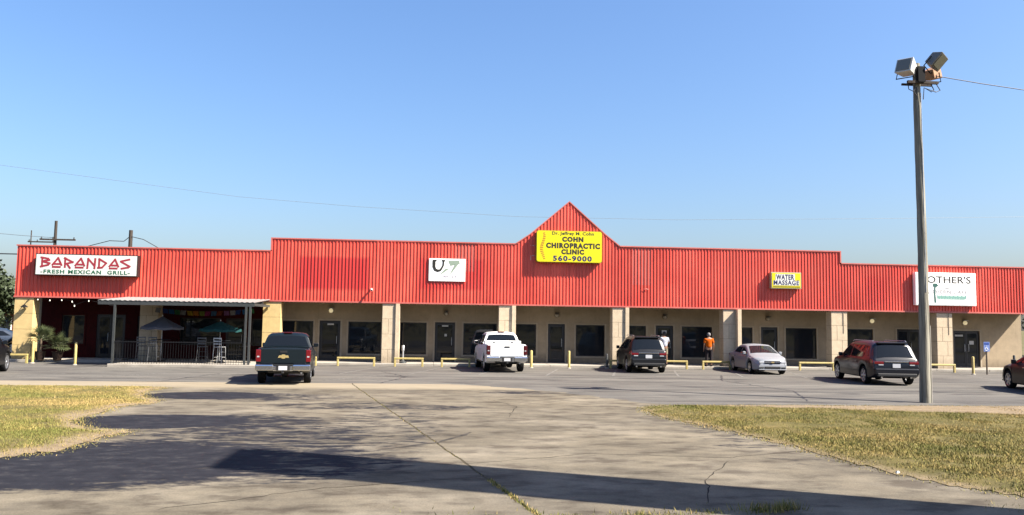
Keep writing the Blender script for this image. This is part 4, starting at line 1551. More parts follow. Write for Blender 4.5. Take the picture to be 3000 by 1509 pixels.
# ash post on the sidewalk
e = empty('ash_post', (-1.70, 0.05, 0.105))
MB().lathe([(0.0, 0.0), (0.19, 0.0), (0.18, 0.05), (0.10, 0.10), (0.045, 0.16), (0.0, 0.16)], 18).build('base', m_greypost, e, smooth=40)
MB().lathe([(0.04, 0.14), (0.04, 0.60), (0.065, 0.62), (0.065, 0.86), (0.05, 0.88), (0.0, 0.88)], 12).build('column', m_steel, e, smooth=40)
tag(e, 'small grey ash post on the sidewalk beside the second block pillar', 'ash post')

# accessible parking sign
e = empty('parking_sign', (26.95, -3.05, 0))
MB().box(-0.03, 0.03, -0.02, 0.02, -0.05, 1.15).build('post', m_darkwood, e)
MB().box(-0.155, 0.155, -0.035, -0.022, 1.13, 1.60).build('sign_plate', m_signblue, e)
MB().box(-0.12, 0.12, -0.041, -0.036, 1.46, 1.57).build('band', mat('blue_band', (0.03, 0.08, 0.35), 0.4), e)
g = MB().tube([(-0.02, -0.038, 1.42), (-0.02, -0.038, 1.30), (0.045, -0.038, 1.29), (0.07, -0.038, 1.20)], 0.012, 5)
g.tube([(-0.03 + 0.07 * math.cos(R(a)), -0.038, 1.245 + 0.07 * math.sin(R(a))) for a in range(100, 361, 26)], 0.010, 5)
g.build('symbol', m_white, e)
tag(e, 'pale blue parking sign on a thin dark post at the far right', 'sign')

# ------------------------------------------------------------------ wooden light pole
lp = empty('light_pole', (14.55, -17.73, 0))
tag(lp, 'tall weathered wooden pole with floodlights at its top, on the lawn edge', 'light pole')
pp = []
pr = []
for i in range(24):
    f_ = i / 23
    pp.append((0.02 * math.sin(f_ * 5), 0.015 * math.sin(f_ * 7 + 1), -0.1 + 10.45 * f_))
    pr.append(0.158 - 0.056 * f_ + 0.004 * math.sin(i * 2.3))
MB().tube(pp, pr, 18).build('pole', m_wood, lp, smooth=50)
MB().tube([(0.165, -0.05, 0.0), (0.165, -0.05, 2.3)], 0.02, 6).build('conduit', mat('pale_conduit', (0.45, 0.42, 0.35), 0.6), lp)
MB().tube([(0.02, -0.14, 3.3), (0.02, -0.13, 9.4)], 0.012, 6).build('ground_wire', m_steel, lp)
MB().box(-0.42, 0.56, -0.20, -0.12, 9.68, 9.76).build('crossarm', m_darkwood, lp)
MB().box(-0.42, 0.56, 0.12, 0.18, 9.70, 9.76).build('crossarm', m_darkwood, lp)


def flood(name, c, rx, ry, rz, w, h_, d, mh, lens=True):
    """tapered floodlight box; front towards local -y"""
    M = Matrix.Translation(c) @ Matrix.Rotation(rz, 4, 'Z') @ Matrix.Rotation(ry, 4, 'Y') @ Matrix.Rotation(rx, 4, 'X')
    g = MB()
    q = []
    for yy_, s in ((-d / 2, 1.0), (d / 2, 0.72)):
        for a, b in ((-1, -1), (1, -1), (1, 1), (-1, 1)):
            q.append(tuple(M @ Vector((a * w / 2 * s, yy_, b * h_ / 2 * s))))
    g.add(q, [(0, 1, 2, 3), (7, 6, 5, 4), (0, 4, 5, 1), (1, 5, 6, 2), (2, 6, 7, 3), (3, 7, 4, 0)])
    hd = g.build(name, mh, lp, bevel=0.02)
    g = MB()
    g.box(-w / 2 + 0.05, w / 2 - 0.05, -d / 2 - 0.02, -d / 2 - 0.004, -h_ / 2 + 0.05, h_ / 2 - 0.05, M)
    g.build('lens', m_lampglass, hd)
    g = MB()
    g.tube([tuple(M @ Vector(v)) for v in ((-w / 2 - 0.02, 0.02, 0), (-w / 2 - 0.02, 0.02, -h_ / 2 - 0.09), (w / 2 + 0.02, 0.02, -h_ / 2 - 0.09), (w / 2 + 0.02, 0.02, 0))], 0.018, 6)
    g.build('yoke', m_iron, hd)
    return hd


flood('floodlight', (-0.36, -0.05, 10.18), R(-18), R(4), R(-58), 0.52, 0.47, 0.42, m_lamphouse_w)
flood('floodlight', (0.50, -0.16, 10.42), R(32), R(24), R(30), 0.40, 0.50, 0.38, m_lamphouse_g)
flood('floodlight', (0.62, 0.22, 10.12), R(-20), R(0), R(118), 0.42, 0.40, 0.36, m_lamphouse_t)
g = MB()
for s, x0 in ((-1, -0.34), (1, 0.40), (1, 0.58)):
    g.tube([(x0, -0.05, 9.72), (x0 * 1.1, -0.14, 9.5), (x0 * 0.8, -0.2, 9.42), (s * 0.12, -0.14, 9.56), (s * 0.10, -0.12, 9.2)], 0.014, 5)
g.tube([(-0.16, -0.12, 9.62), (-0.22, -0.16, 9.42), (-0.12, -0.13, 9.3)], 0.014, 5)
g.build('loose_wiring', m_cable, lp)
MB().box(-0.11, 0.11, -0.24, -0.11, 9.72, 10.2).build('ballast_box', m_iron, lp)


def wire(name, pts, rad, m, label, group=None, sag=0.0):
    """cable through points with optional sag in each span"""
    P = []
    for a, b in zip(pts, pts[1:]):
        for k in range(10):
            f_ = k / 10
            q = Vector(a).lerp(Vector(b), f_)
            q.z -= 4 * sag * f_ * (1 - f_)
            P.append(q)
    P.append(Vector(pts[-1]))
    o = MB().tube(P, rad, 5).build(name, m)
    tag(o, label, 'cable', group)
    return o


wire('overhead_cable', [(15.2, -17.7, 10.0), (30, -17.0, 9.75)], 0.014, m_cable, 'dark supply cable running right from the wooden light pole top', sag=0.35)

# far utility poles and lines behind the strip
def utility_pole(x, y, h_, arm, label, r0=0.15):
    e = empty('utility_pole', (x, y, 0))
    MB().tube([(0, 0, -0.2), (0, 0, h_ * 0.5), (0, 0, h_)], [r0, r0 * 0.85, r0 * 0.7], 10).build('pole', m_darkwood, e, smooth=50)
    if arm:
        z_, a, b = arm
        MB().box(a, b, -0.2, -0.08, z_ - 0.06, z_ + 0.06).build('crossarm', m_darkwood, e)
        for q in (a + 0.12, (a + b) / 2 - 0.35, b - 0.12):
            MB().lathe([(0.0, 0.0), (0.05, 0.0), (0.06, 0.05), (0.03, 0.09), (0.05, 0.13), (0.0, 0.17)], 10, 'z', (q, -0.14, z_ + 0.06)).build('insulator', m_greypost, e)
    tag(e, label, 'utility pole', 'utility poles behind the building')


utility_pole(-30.35, 26, 9.7, (8.2, -1.1, 1.6), 'utility pole with a crossarm above the white restaurant sign')
utility_pole(-24.6, 26, 9.1, None, 'short dark utility pole with drooping cables above the red fascia', 0.2)
utility_pole(-38.9, 40, 10.3, (9.2, -0.2, 2.2), 'thin far utility pole at the left corner of the fascia', 0.07)
wire('service_drop', [(-29.0, 26, 7.4), (-26.2, 26, 8.22), (-25.1, 26, 8.2), (-24.6, 25.9, 8.6)], 0.03, m_cable, 'black cable drooping left of the short dark utility pole')
wire('service_drop', [(-24.6, 25.9, 8.6), (-23.6, 26, 8.38), (-22.0, 26, 7.5)], 0.03, m_cable, 'black cable dropping right of the short dark utility pole')
pts = [(-48, 26, 15.6), (-34.9, 26, 14.05), (-16.3, 26, 12.04), (-6.8, 26, 11.5), (6.4, 26, 11.03), (19.95, 26, 11.12), (37.6, 26, 11.69), (75, 30, 13.6)]
wire('power_line', pts, 0.012, m_cable_far, 'faint power line sagging across the sky behind the gable', 'power lines')
wire('power_line', [(-60, 32, 12.4), (-30.3, 26, 8.35)], 0.02, m_cable_far, 'faint line falling to the crossarm at the left', 'power lines', sag=0.6)
wire('telephone_cable', [(-60, 24, 6.9), (-31, 24, 6.85), (-20.4, 16, 4.9)], 0.045, m_cable, 'thick black cable reaching the left end of the building')

# ------------------------------------------------------------------ pylon sign outside the frame, throwing the long shadow
py_ = empty('pylon_sign', (10.32, -33.80, 0))
tag(py_, 'tall roadside pylon sign out of frame whose shadow crosses the driveway', 'pylon sign')
MB().box(-0.16, 0.16, -0.93, 0.90, 1.9, 14.3).build('panel', m_pylon, py_, bevel=0.03)
MB().box(-0.14, 0.14, -0.45, -0.15, -0.2, 1.9).build('post', m_greypost, py_)
MB().box(-0.14, 0.14, 0.20, 0.50, -0.2, 1.9).build('post', m_greypost, py_)


# ------------------------------------------------------------------ trees and far things
def tree(x, y, h_, rad, nleaf, label, seed, squash=0.8, th=0.35):
    r_ = np.random.default_rng(seed)
    rr = random.Random(seed)
    e = empty('broadleaf_tree', (x, y, 0))
    g = MB()
    zc = h_ - rad * squash
    g.tube([(0, 0, -0.2), (0.05, 0, zc * 0.4), (0.0, 0.1, zc)], [0.05 * h_ * th + 0.08, 0.04 * h_ * th + 0.05, 0.08], 9)
    cl = []
    for k in range(11):
        a = rr.uniform(0, 2 * math.pi)
        d = rr.uniform(0.35, 0.8) * rad
        q = Vector((math.cos(a) * d, math.sin(a) * d, zc + rr.uniform(-0.55, 0.75) * rad * squash))
        cl.append((q, rad * rr.uniform(0.28, 0.5)))
        g.tube([(0, 0.05, zc * rr.uniform(0.45, 0.8)), tuple(q * 0.5 + Vector((0, 0, zc * 0.42))), tuple(q)], [0.07, 0.05, 0.02], 6)
    g.build('trunk', m_bark, e)
    cl.append((Vector((0, 0, zc)), rad * 0.5))
    P = []
    for q, s in cl:
        n = nleaf // len(cl)
        v = r_.normal(size=(n, 3))
        v /= np.linalg.norm(v, axis=1)[:, None]
        P.append(np.array(q) + v * (s * (0.35 + 0.72 * r_.random(n) ** 0.6))[:, None] * np.array([1.15, 1.15, 0.85]))
    P = np.concatenate(P)
    n = len(P)
    a = r_.normal(size=(n, 3))
    a /= np.linalg.norm(a, axis=1)[:, None]
    b = np.cross(a, r_.normal(size=(n, 3)))
    b /= np.linalg.norm(b, axis=1)[:, None]
    s = (0.10 + 0.10 * r_.random(n))[:, None]
    V = np.stack([P - a * s, P + b * s * 0.5, P + a * s, P - b * s * 0.5], 1).reshape(-1, 3)
    F = np.arange(n * 4).reshape(-1, 4)
    me = bpy.data.meshes.new('crown')
    me.from_pydata(V.tolist(), [], F.tolist())
    me.materials.append(m_leaf)
    obj('crown', me, e)
    tag(e, label, 'tree', 'trees around the strip')


tree(-31.0, 16.5, 5.6, 2.9, 9000, 'dark leafy tree at the left edge beyond the yellow pillar', 21)
tree(-36.5, 24, 7.5, 3.5, 6000, 'taller dark tree behind the tree at the left edge', 22)
tree(47.0, 10, 6.5, 3.2, 5000, 'dark leafy tree beyond the right end of the strip', 23)
tree(55.0, 26, 8.0, 3.8, 5000, 'far tree beyond the right end of the strip', 24)
# low house under the left tree
e = empty('small_house', (-35.0, 30.0, 0))
MB().box(-6, 6, -3, 3, -0.1, 2.6).build('wall', m_rust, e)
MB().prism([(-3.5, 2.55), (3.5, 2.55), (0, 4.3)], -6.3, 6.3, 'yz').build('roof', m_siding, e)
for a in (-3.6, 0.2, 3.2):
    w_ = MB().box(a, a + 1.1, -3.04, -3.002, 1.0, 2.1).build('window', m_white, e)
    MB().box(a + 0.08, a + 1.02, -3.055, -3.042, 1.08, 2.02).build('pane', m_glass, w_)
tag(e, 'low reddish house with a grey roof behind the left tree', 'house')

# wood line added unseen behind the camera, for reflections in windows and cars
n = 26000
r_ = np.random.default_rng(77)
cx = r_.uniform(-110, 130, n)
hh = 5.5 + 3.5 * vnoise(cx, cx * 0, 0.11, 51) + 2.0 * vnoise(cx, cx * 0, 0.37, 52)
P_ = np.stack([cx, -88 + r_.normal(0, 2.2, n), 0.4 + hh * r_.random(n) ** 0.75], 1)
a_ = r_.normal(size=(n, 3))
a_ /= np.linalg.norm(a_, axis=1)[:, None]
b_ = np.cross(a_, r_.normal(size=(n, 3)))
b_ /= np.linalg.norm(b_, axis=1)[:, None]
V = np.stack([P_ - a_ * 0.42, P_ + b_ * 0.26, P_ + a_ * 0.42, P_ - b_ * 0.26], 1).reshape(-1, 3)
me = bpy.data.meshes.new('reflected_wood')
me.from_pydata(V.tolist(), [], np.arange(n * 4).reshape(-1, 4).tolist())
me.materials.append(m_leaf)
o = obj('reflected_wood', me)
o['kind'] = 'stuff'
tag(o, 'dark line of woodland added unseen behind the viewer for its reflections', 'reflected_wood')

# ================================================================== vehicles
class Car:
    """lofted vehicle body. local x forward, y left, z up; origin on the ground under the middle"""

    def __init__(self, name, L, W, top, belt, wheels, Rw, bot=0.24, tumble=0.30, planf=0.18, planr=0.10,
                 bed=None, arch=0.07, pstart=0.62, endf=0.36, endr=0.36):
        self.L, self.W = L, W
        self.tx, self.tz = zip(*top)
        self.bx, self.bz = zip(*belt)
        self.wheels, self.Rw, self.bot, self.tumble = wheels, Rw, bot, tumble
        self.planf, self.planr, self.bed, self.arch, self.pstart = planf, planr, bed, arch, pstart
        self.endf, self.endr = endf, endr
        self.e = empty(name)

    def half(self, x):
        h_ = self.L / 2
        a = (abs(x) / h_ - self.pstart) / (1 - self.pstart)
        k = self.planf if x > 0 else self.planr
        return self.W / 2 * (1 - k * max(0, a) ** 2.2)

    def zt(self, x):
        return interp(self.tx, self.tz, x)

    def zbelt(self, x):
        return min(interp(self.bx, self.bz, x), self.zt(x) - 0.005)

    def zb(self, x):
        h_ = self.L / 2
        z = self.bot
        if x > h_ - 0.5:
            z = self.bot + (self.endf - self.bot) * ((x - h_ + 0.5) / 0.5) ** 2
        if x < -h_ + 0.5:
            z = self.bot + (self.endr - self.bot) * ((-x - h_ + 0.5) / 0.5) ** 2
        Ra = self.Rw + self.arch
        for wx in self.wheels:
            if abs(x - wx) < Ra:
                z = max(z, self.Rw + math.sqrt(Ra * Ra - (x - wx) ** 2))
        return z

    def ring(self, x, bedpart=False):
        w, zt, zl, zb = self.half(x), self.zt(x), self.zbelt(x), self.zb(x)
        zb = min(zb, zl - 0.10)
        g = max(0, zt - zl)
        pts = [(0.0, zb), (w - 0.09, zb), (w - 0.02, zb + 0.045), (w, zb + (zl - zb) * 0.42), (w - 0.008, zb + (zl - zb) * 0.68),
               (w - 0.04, zl - 0.05), (w - 0.075, zl)]
        if bedpart:
            fl = self.bed[2]
            pts += [(w - 0.13, zl), (w - 0.15, fl), (w * 0.5, fl), (0.0, fl)]
        else:
            ga = max(0.0, g - 0.09)
            y6 = w - 0.075 - self.tumble * ga
            y7 = y6 - 0.055 - min(g, 0.09) * 0.5
            pts += [(y6, zl + ga), (y7, zt - 0.012), (y7 * 0.55, zt + 0.018), (0.0, zt + 0.028)]
        return pts

    def yside(self, x, z):
        """outer y of the flank at height z"""
        r_ = self.ring(x)[1:8]
        ys = [q[0] for q in r_]
        zs = [q[1] for q in r_]
        return interp(zs, ys, z)

    def body(self, m):
        h_ = self.L / 2
        xs = set(np.linspace(-h_, h_, 64).tolist()) | set(self.tx) | set(self.bx)
        Ra = self.Rw + self.arch
        for wx in self.wheels:
            for k in range(13):
                xs.add(wx + Ra * math.cos(math.pi * k / 12))
            xs.add(wx - Ra - 0.004)
            xs.add(wx + Ra + 0.004)
        xs |= {-h_ + 0.03, h_ - 0.03, -h_ + 0.1, h_ - 0.1}
        xs = sorted(q for q in xs if -h_ <= q <= h_)
        st = []
        last = None
        for x in xs:
            if last is not None and x - last < 0.002:
                continue
            last = x
            st.append((x, bool(self.bed and self.bed[0] < x < self.bed[1])))
        if self.bed:
            st += [(self.bed[0] + 0.001, False), (self.bed[0] + 0.003, True), (self.bed[1] - 0.003, True), (self.bed[1] - 0.001, False)]
            st.sort()
        g = MB()
        n = 11
        vs = []
        for x, bp in st:
            r_ = self.ring(x, bp)
            vs += [(x, y, z) for y, z in r_] + [(x, -y, z) for y, z in r_]
        fs = []
        for i in range(len(st) - 1):
            a, b = i * 2 * n, (i + 1) * 2 * n
            for k in range(n - 1):
                fs.append((a + k, a + k + 1, b + k + 1, b + k))
                fs.append((a + n + k, b + n + k, b + n + k + 1, a + n + k + 1))
        for a, fl in ((0, False), ((len(st) - 1) * 2 * n, True)):
            poly = [a + k for k in range(n)] + [a + n + k for k in range(n - 2, 0, -1)]
            fs.append(tuple(poly if fl else reversed(poly)))
        g.add(vs, fs)
        o = bpy.data.objects.new('body', g.mesh('body', m))
        me = o.data
        bm = bmesh.new()
        bm.from_mesh(me)
        bmesh.ops.remove_doubles(bm, verts=bm.verts, dist=0.0008)
        bmesh.ops.recalc_face_normals(bm, faces=bm.faces)
        bm.to_mesh(me)
        bm.free()
        me.polygons.foreach_set('use_smooth', [True] * len(me.polygons))
        me.set_sharp_from_angle(angle=R(38))
        COL.objects.link(o)
        o.parent = self.e
        return o

    def top_glass(self, name, xa, xb, m, parent, ya=0.93, yb=0.93, off=0.008, both=1.0):
        """glass on the top skin between stations xa, xb (fractions of skin width)"""
        n, k = 8, 10
        vs = []
        for i in range(n + 1):
            f_ = i / n
            x = xa + (xb - xa) * f_
            r_ = self.ring(x)
            y7, z7 = r_[8]
            fr = ya + (yb - ya) * f_
            d = 1e-3
            sl = (self.zt(x + d) - self.zt(x - d)) / (2 * d)
            nx_, nz_ = -sl, 1.0
            ln = math.hypot(nx_, nz_)
            for j in range(k + 1):
                q = -1 + 2 * j / k
                y = q * y7 * fr
                z = np.interp(abs(y), [0, y7 * 0.55, y7], [r_[10][1], r_[9][1], z7])
                vs.append((x + nx_ / ln * off, y, z + nz_ / ln * off))
        fs = [(i * (k + 1) + j, i * (k + 1) + j + 1, (i + 1) * (k + 1) + j + 1, (i + 1) * (k + 1) + j) for i in range(n) for j in range(k)]
        g = MB()
        g.add(vs, fs)
        return g.build(name, m, parent, smooth=60)

    def side_patch(self, name, poly, m, parent, side, off=0.004):
        """polygon given in (x, z) laid on the flank; side +1 left, -1 right"""
        vs = [(x, side * (self.yside(x, z) + off), z) for x, z in poly]
        g = MB()
        g.add(vs, [tuple(range(len(vs)))])
        return g.build(name, m, parent)

    def side_grid(self, name, x0, x1, z0, z1, m, parent, side, off=0.004, nx=6, nz=8):
        vs = []
        for i in range(nx + 1):
            x = x0 + (x1 - x0) * i / nx
            for j in range(nz + 1):
                z = z0 + (z1 - z0) * j / nz
                vs.append((x, side * (self.yside(x, z) + off), z))
        fs = [(i * (nz + 1) + j, i * (nz + 1) + j + 1, (i + 1) * (nz + 1) + j + 1, (i + 1) * (nz + 1) + j) for i in range(nx) for j in range(nz)]
        g = MB()
        g.add(vs, fs)
        return g.build(name, m, parent, smooth=50)

    def add_wheels(self, tw=0.24, rim=0.66, mr=None, spokes=6, inset=0.03):
        Rw = self.Rw
        hw = tw / 2
        ty = MB().lathe([(Rw * rim, -hw + 0.02), (Rw * 0.90, -hw), (Rw * 0.975, -hw + 0.02), (Rw, -hw + 0.05), (Rw, hw - 0.05), (Rw * 0.975, hw - 0.02), (Rw * 0.90, hw), (Rw * rim, hw - 0.02)], 32, 'y').mesh('tyre', m_rubber, 40)
        rg = MB().lathe([(Rw * rim, -hw + 0.03), (Rw * rim, hw - 0.03)], 32, 'y')
        rg.lathe([(Rw * rim * 1.02, hw - 0.03), (Rw * rim * 1.02, hw - 0.005), (Rw * rim * 0.92, hw - 0.012), (Rw * rim * 0.9, hw - 0.06)], 32, 'y')
        for k in range(spokes):
            a = 2 * math.pi * k / spokes
            M = Matrix.Rotation(-a, 4, 'Y')
            rg.box(0.0, Rw * rim * 0.95, hw - 0.05, hw - 0.018, -0.045, 0.045, M)
        rg.lathe([(0.0, hw - 0.008), (0.06, hw - 0.008), (0.075, hw - 0.03)], 16, 'y')
        rm = rg.mesh('rim', mr or m_alloy, 40)
        dk = MB().lathe([(0.0, 0.0), (Rw * rim * 0.95, 0.0)], 24, 'y').mesh('brake_disc', m_black)
        for wx in self.wheels:
            for s in (1, -1):
                wh = empty('wheel', (wx, s * (self.half(wx) - hw - inset), Rw), 0 if s > 0 else math.pi)
                wh.parent = self.e
                obj('tyre', ty, wh)
                obj('rim', rm, wh)
                obj('brake_disc', dk, wh)

    def box(self, name, x0, x1, y0, y1, z0, z1, m, parent=None, bevel=0.015):
        return MB().box(x0, x1, y0, y1, z0, z1).build(name, m, parent or self.e, bevel=bevel)

    def mirror(self, x, z, m, out=0.16):
        for s in (1, -1):
            y = s * (self.yside(x, z - 0.05) + 0.0)
            g = MB()
            g.box(x - 0.06, x + 0.08, min(y + s * 0.04, y + s * (0.04 + out)), max(y + s * 0.04, y + s * (0.04 + out)), z - 0.07, z + 0.09)
            o = g.build('wing_mirror', m, self.e, bevel=0.03)
            MB().box(x - 0.01, x + 0.04, min(y - s * 0.06, y + s * 0.05), max(y - s * 0.06, y + s * 0.05), z - 0.06, z - 0.02).build('arm', m_black, o)
            MB().box(x - 0.066, x - 0.061, min(y + s * 0.055, y + s * (0.025 + out)), max(y + s * 0.055, y + s * (0.025 + out)), z - 0.055, z + 0.075).build('mirror_glass', m_carglass, o)

    def plate(self, x, z, front=False):
        s = 1 if front else -1
        MB().box(min(x, x + s * 0.012), max(x, x + s * 0.012), -0.155, 0.155, z - 0.08, z + 0.08).build('licence_plate', m_plate, self.e)

    def place(self, x, y, heading, ref=0.0, k=1.0):
        """put local point (ref,0) at world (x,y); heading degrees right of +Y"""
        a = R(90 - heading)
        self.e.rotation_euler = (0, 0, a)
        self.e.scale = (k, k, k)
        ref *= k
        self.e.location = (x - ref * math.cos(a), y - ref * math.sin(a), 0)


def pickup(name, col, label, h_=1.88, tool=None, lens=None, bumper=None, emblem=None):
    L, W = 5.85, 2.02
    c = Car(name, L, W,
            top=[(-2.925, 1.30), (-2.90, 1.36), (-0.98, 1.36), (-0.95, 1.37), (-0.82, h_ - 0.10), (-0.70, h_ - 0.02), (0.1, h_), (0.75, h_ - 0.05), (0.95, h_ - 0.12), (1.62, 1.30), (1.75, 1.26), (2.6, 1.18), (2.85, 1.08), (2.925, 0.92)],
            belt=[(-2.925, 1.30), (-2.90, 1.355), (-0.95, 1.355), (-0.8, 1.22), (1.5, 1.20), (2.6, 1.12), (2.925, 0.9)],
            wheels=(-1.72, 1.93), Rw=0.405, bot=0.44, tumble=0.30, planf=0.10, planr=0.03, bed=(-2.85, -1.02, 0.85), arch=0.09, endf=0.50, endr=0.62)
    p_ = paint(name + '_paint', col)
    b = c.body(p_)
    c.top_glass('rear_window', -0.945, -0.83, m_carglass, b, 0.97, 0.93)
    c.top_glass('windshield', 1.60, 1.0, m_carglass, b, 0.96, 0.93)
    for s in (1, -1):
        c.side_patch('side_window', [(-0.70, 1.27), (0.30, 1.27), (0.30, h_ - 0.14), (-0.60, h_ - 0.15)], m_carglass, b, s)
        c.side_patch('side_window', [(0.38, 1.27), (1.42, 1.27), (0.92, h_ - 0.20), (0.38, h_ - 0.14)], m_carglass, b, s)
        for x0, x1 in ((-0.74, 0.32), (0.36, 1.48)):
            d = c.side_grid('door', x0, x1, 0.56, 1.18, p_, b, s)
            MB().box(x0 + 0.08, x0 + 0.28, min(s * (c.yside(x0, 1.06) + 0.004), s * (c.yside(x0, 1.06) + 0.035)), max(s * (c.yside(x0, 1.06) + 0.004), s * (c.yside(x0, 1.06) + 0.035)), 1.04, 1.08).build('handle', p_, d, bevel=0.008)
        # tail light, wraps the corner
        y0, y1 = c.half(-2.9) - 0.175, c.half(-2.9) + 0.006
        MB().box(-2.955, -2.78, min(s * y0, s * y1), max(s * y0, s * y1), 0.86, 1.31).build('tail_light', lens or m_lens_red, b, bevel=0.02)
        o = MB().box(-2.962, -2.952, min(s * (y0 + 0.05), s * (y1 - 0.05)), max(s * (y0 + 0.05), s * (y1 - 0.05)), 1.03, 1.08).build('reversing_lamp', m_lens_clear, b)
        MB().box(2.80, 2.945, min(s * 0.58, s * 0.93), max(s * 0.58, s * 0.93), 0.86, 1.06).build('headlight', m_lens_clear, b, bevel=0.02)
        # running board
        MB().box(-0.85, 1.40, min(s * 0.84, s * 1.0), max(s * 0.84, s * 1.0), 0.42, 0.47).build('running_board', m_black, c.e)
    # tailgate panel with pressed field
    tg = c.box('tailgate', -2.945, -2.905, -0.815, 0.815, 0.80, 1.345, p_, bevel=0.02)
    c.box('handle', -2.96, -2.946, -0.13, 0.13, 1.20, 1.27, m_black, tg, 0.005)
    bm_ = bumper or m_chrome
    bp = MB()
    poly = [(-3.07, 0.55), (-3.07, 0.74), (-3.03, 0.77), (-2.90, 0.77), (-2.90, 0.55)]
    bp.prism(poly, 0.36, 0.985, 'xz').prism(poly, -0.985, -0.36, 'xz')
    bp.prism([(-3.03, 0.53), (-3.03, 0.72), (-2.9, 0.72), (-2.9, 0.53)], -0.36, 0.36, 'xz')
    rb = bp.build('rear_bumper', bm_, c.e, bevel=0.02)
    c.box('step_pad', -3.05, -2.92, -0.35, 0.35, 0.723, 0.765, m_black, rb, 0.008)
    c.box('plate_recess', -3.045, -3.031, -0.25, 0.25, 0.545, 0.715, m_black, rb, 0.004)
    MB().box(-3.058, -3.046, -0.155, 0.155, 0.565, 0.715).build('licence_plate', m_plate, c.e)
    # hitch, spare, axle, exhaust
    c.box('hitch', -3.10, -2.6, -0.045, 0.045, 0.44, 0.51, m_black)
    c.box('hitch_beam', -2.85, -2.70, -0.55, 0.55, 0.46, 0.54, m_black)
    MB().tube([(-1.72, -0.85, 0.40), (-1.72, 0.85, 0.40)], 0.06, 10).lathe([(0.0, -0.14), (0.12, -0.13), (0.16, 0), (0.12, 0.13), (0.0, 0.14)], 14, 'x', (-1.72, 0.0, 0.40)).build('rear_axle', m_black, c.e, smooth=40)
    MB().lathe([(0.20, -0.1), (0.36, -0.1), (0.38, 0.0), (0.36, 0.1), (0.20, 0.1), (0.20, -0.1)], 24, 'z', (-2.38, 0, 0.60)).build('spare_tyre', m_rubber, c.e, smooth=40)
    MB().tube([(-2.2, -0.60, 0.46), (-2.78, -0.66, 0.45)], 0.04, 8).build('exhaust', m_steel, c.e)
    c.box('front_bumper', 2.80, 3.02, -0.96, 0.96, 0.46, 0.72, m_chrome, None, 0.03)
    c.box('grille', 2.90, 2.965, -0.56, 0.56, 0.76, 1.06, m_black, None, 0.02)
    MB().box(-0.80, -0.62, -0.16, 0.16, h_ - 0.015, h_ + 0.035).build('brake_light', m_lens_dark, b, bevel=0.01)
    c.mirror(1.18, 1.36, m_black if tool is None else p_, 0.20)
    c.add_wheels(0.27, 0.62)
    if tool:
        tb = c.box('toolbox', -1.55, -1.05, -0.90, 0.90, 1.10, 1.50, tool, None, 0.02)
        for s in (-0.45, 0.45):
            c.box('latch', -1.57, -1.551, s - 0.05, s + 0.05, 1.40, 1.46, m_black, tb, 0.004)
    if emblem:
        g = MB()
        a, b_ = 0.20, 0.045
        g.prism([(-a, -b_), (-0.07, -b_), (-0.055, -0.075), (0.055, -0.075), (0.07, -b_), (a, -b_), (a - 0.05, b_), (0.07, b_), (0.055, 0.075), (-0.055, 0.075), (-0.07, b_), (-a + 0.03, b_)], -2.957, -2.947, 'yz')
        for q in range(len(g.v)):
            v = g.v[q]
            g.v[q] = (v[0], v[1], v[2] + 1.06)
        g.build('emblem', emblem, tg)
    tag(c.e, label, 'pickup truck')
    return c


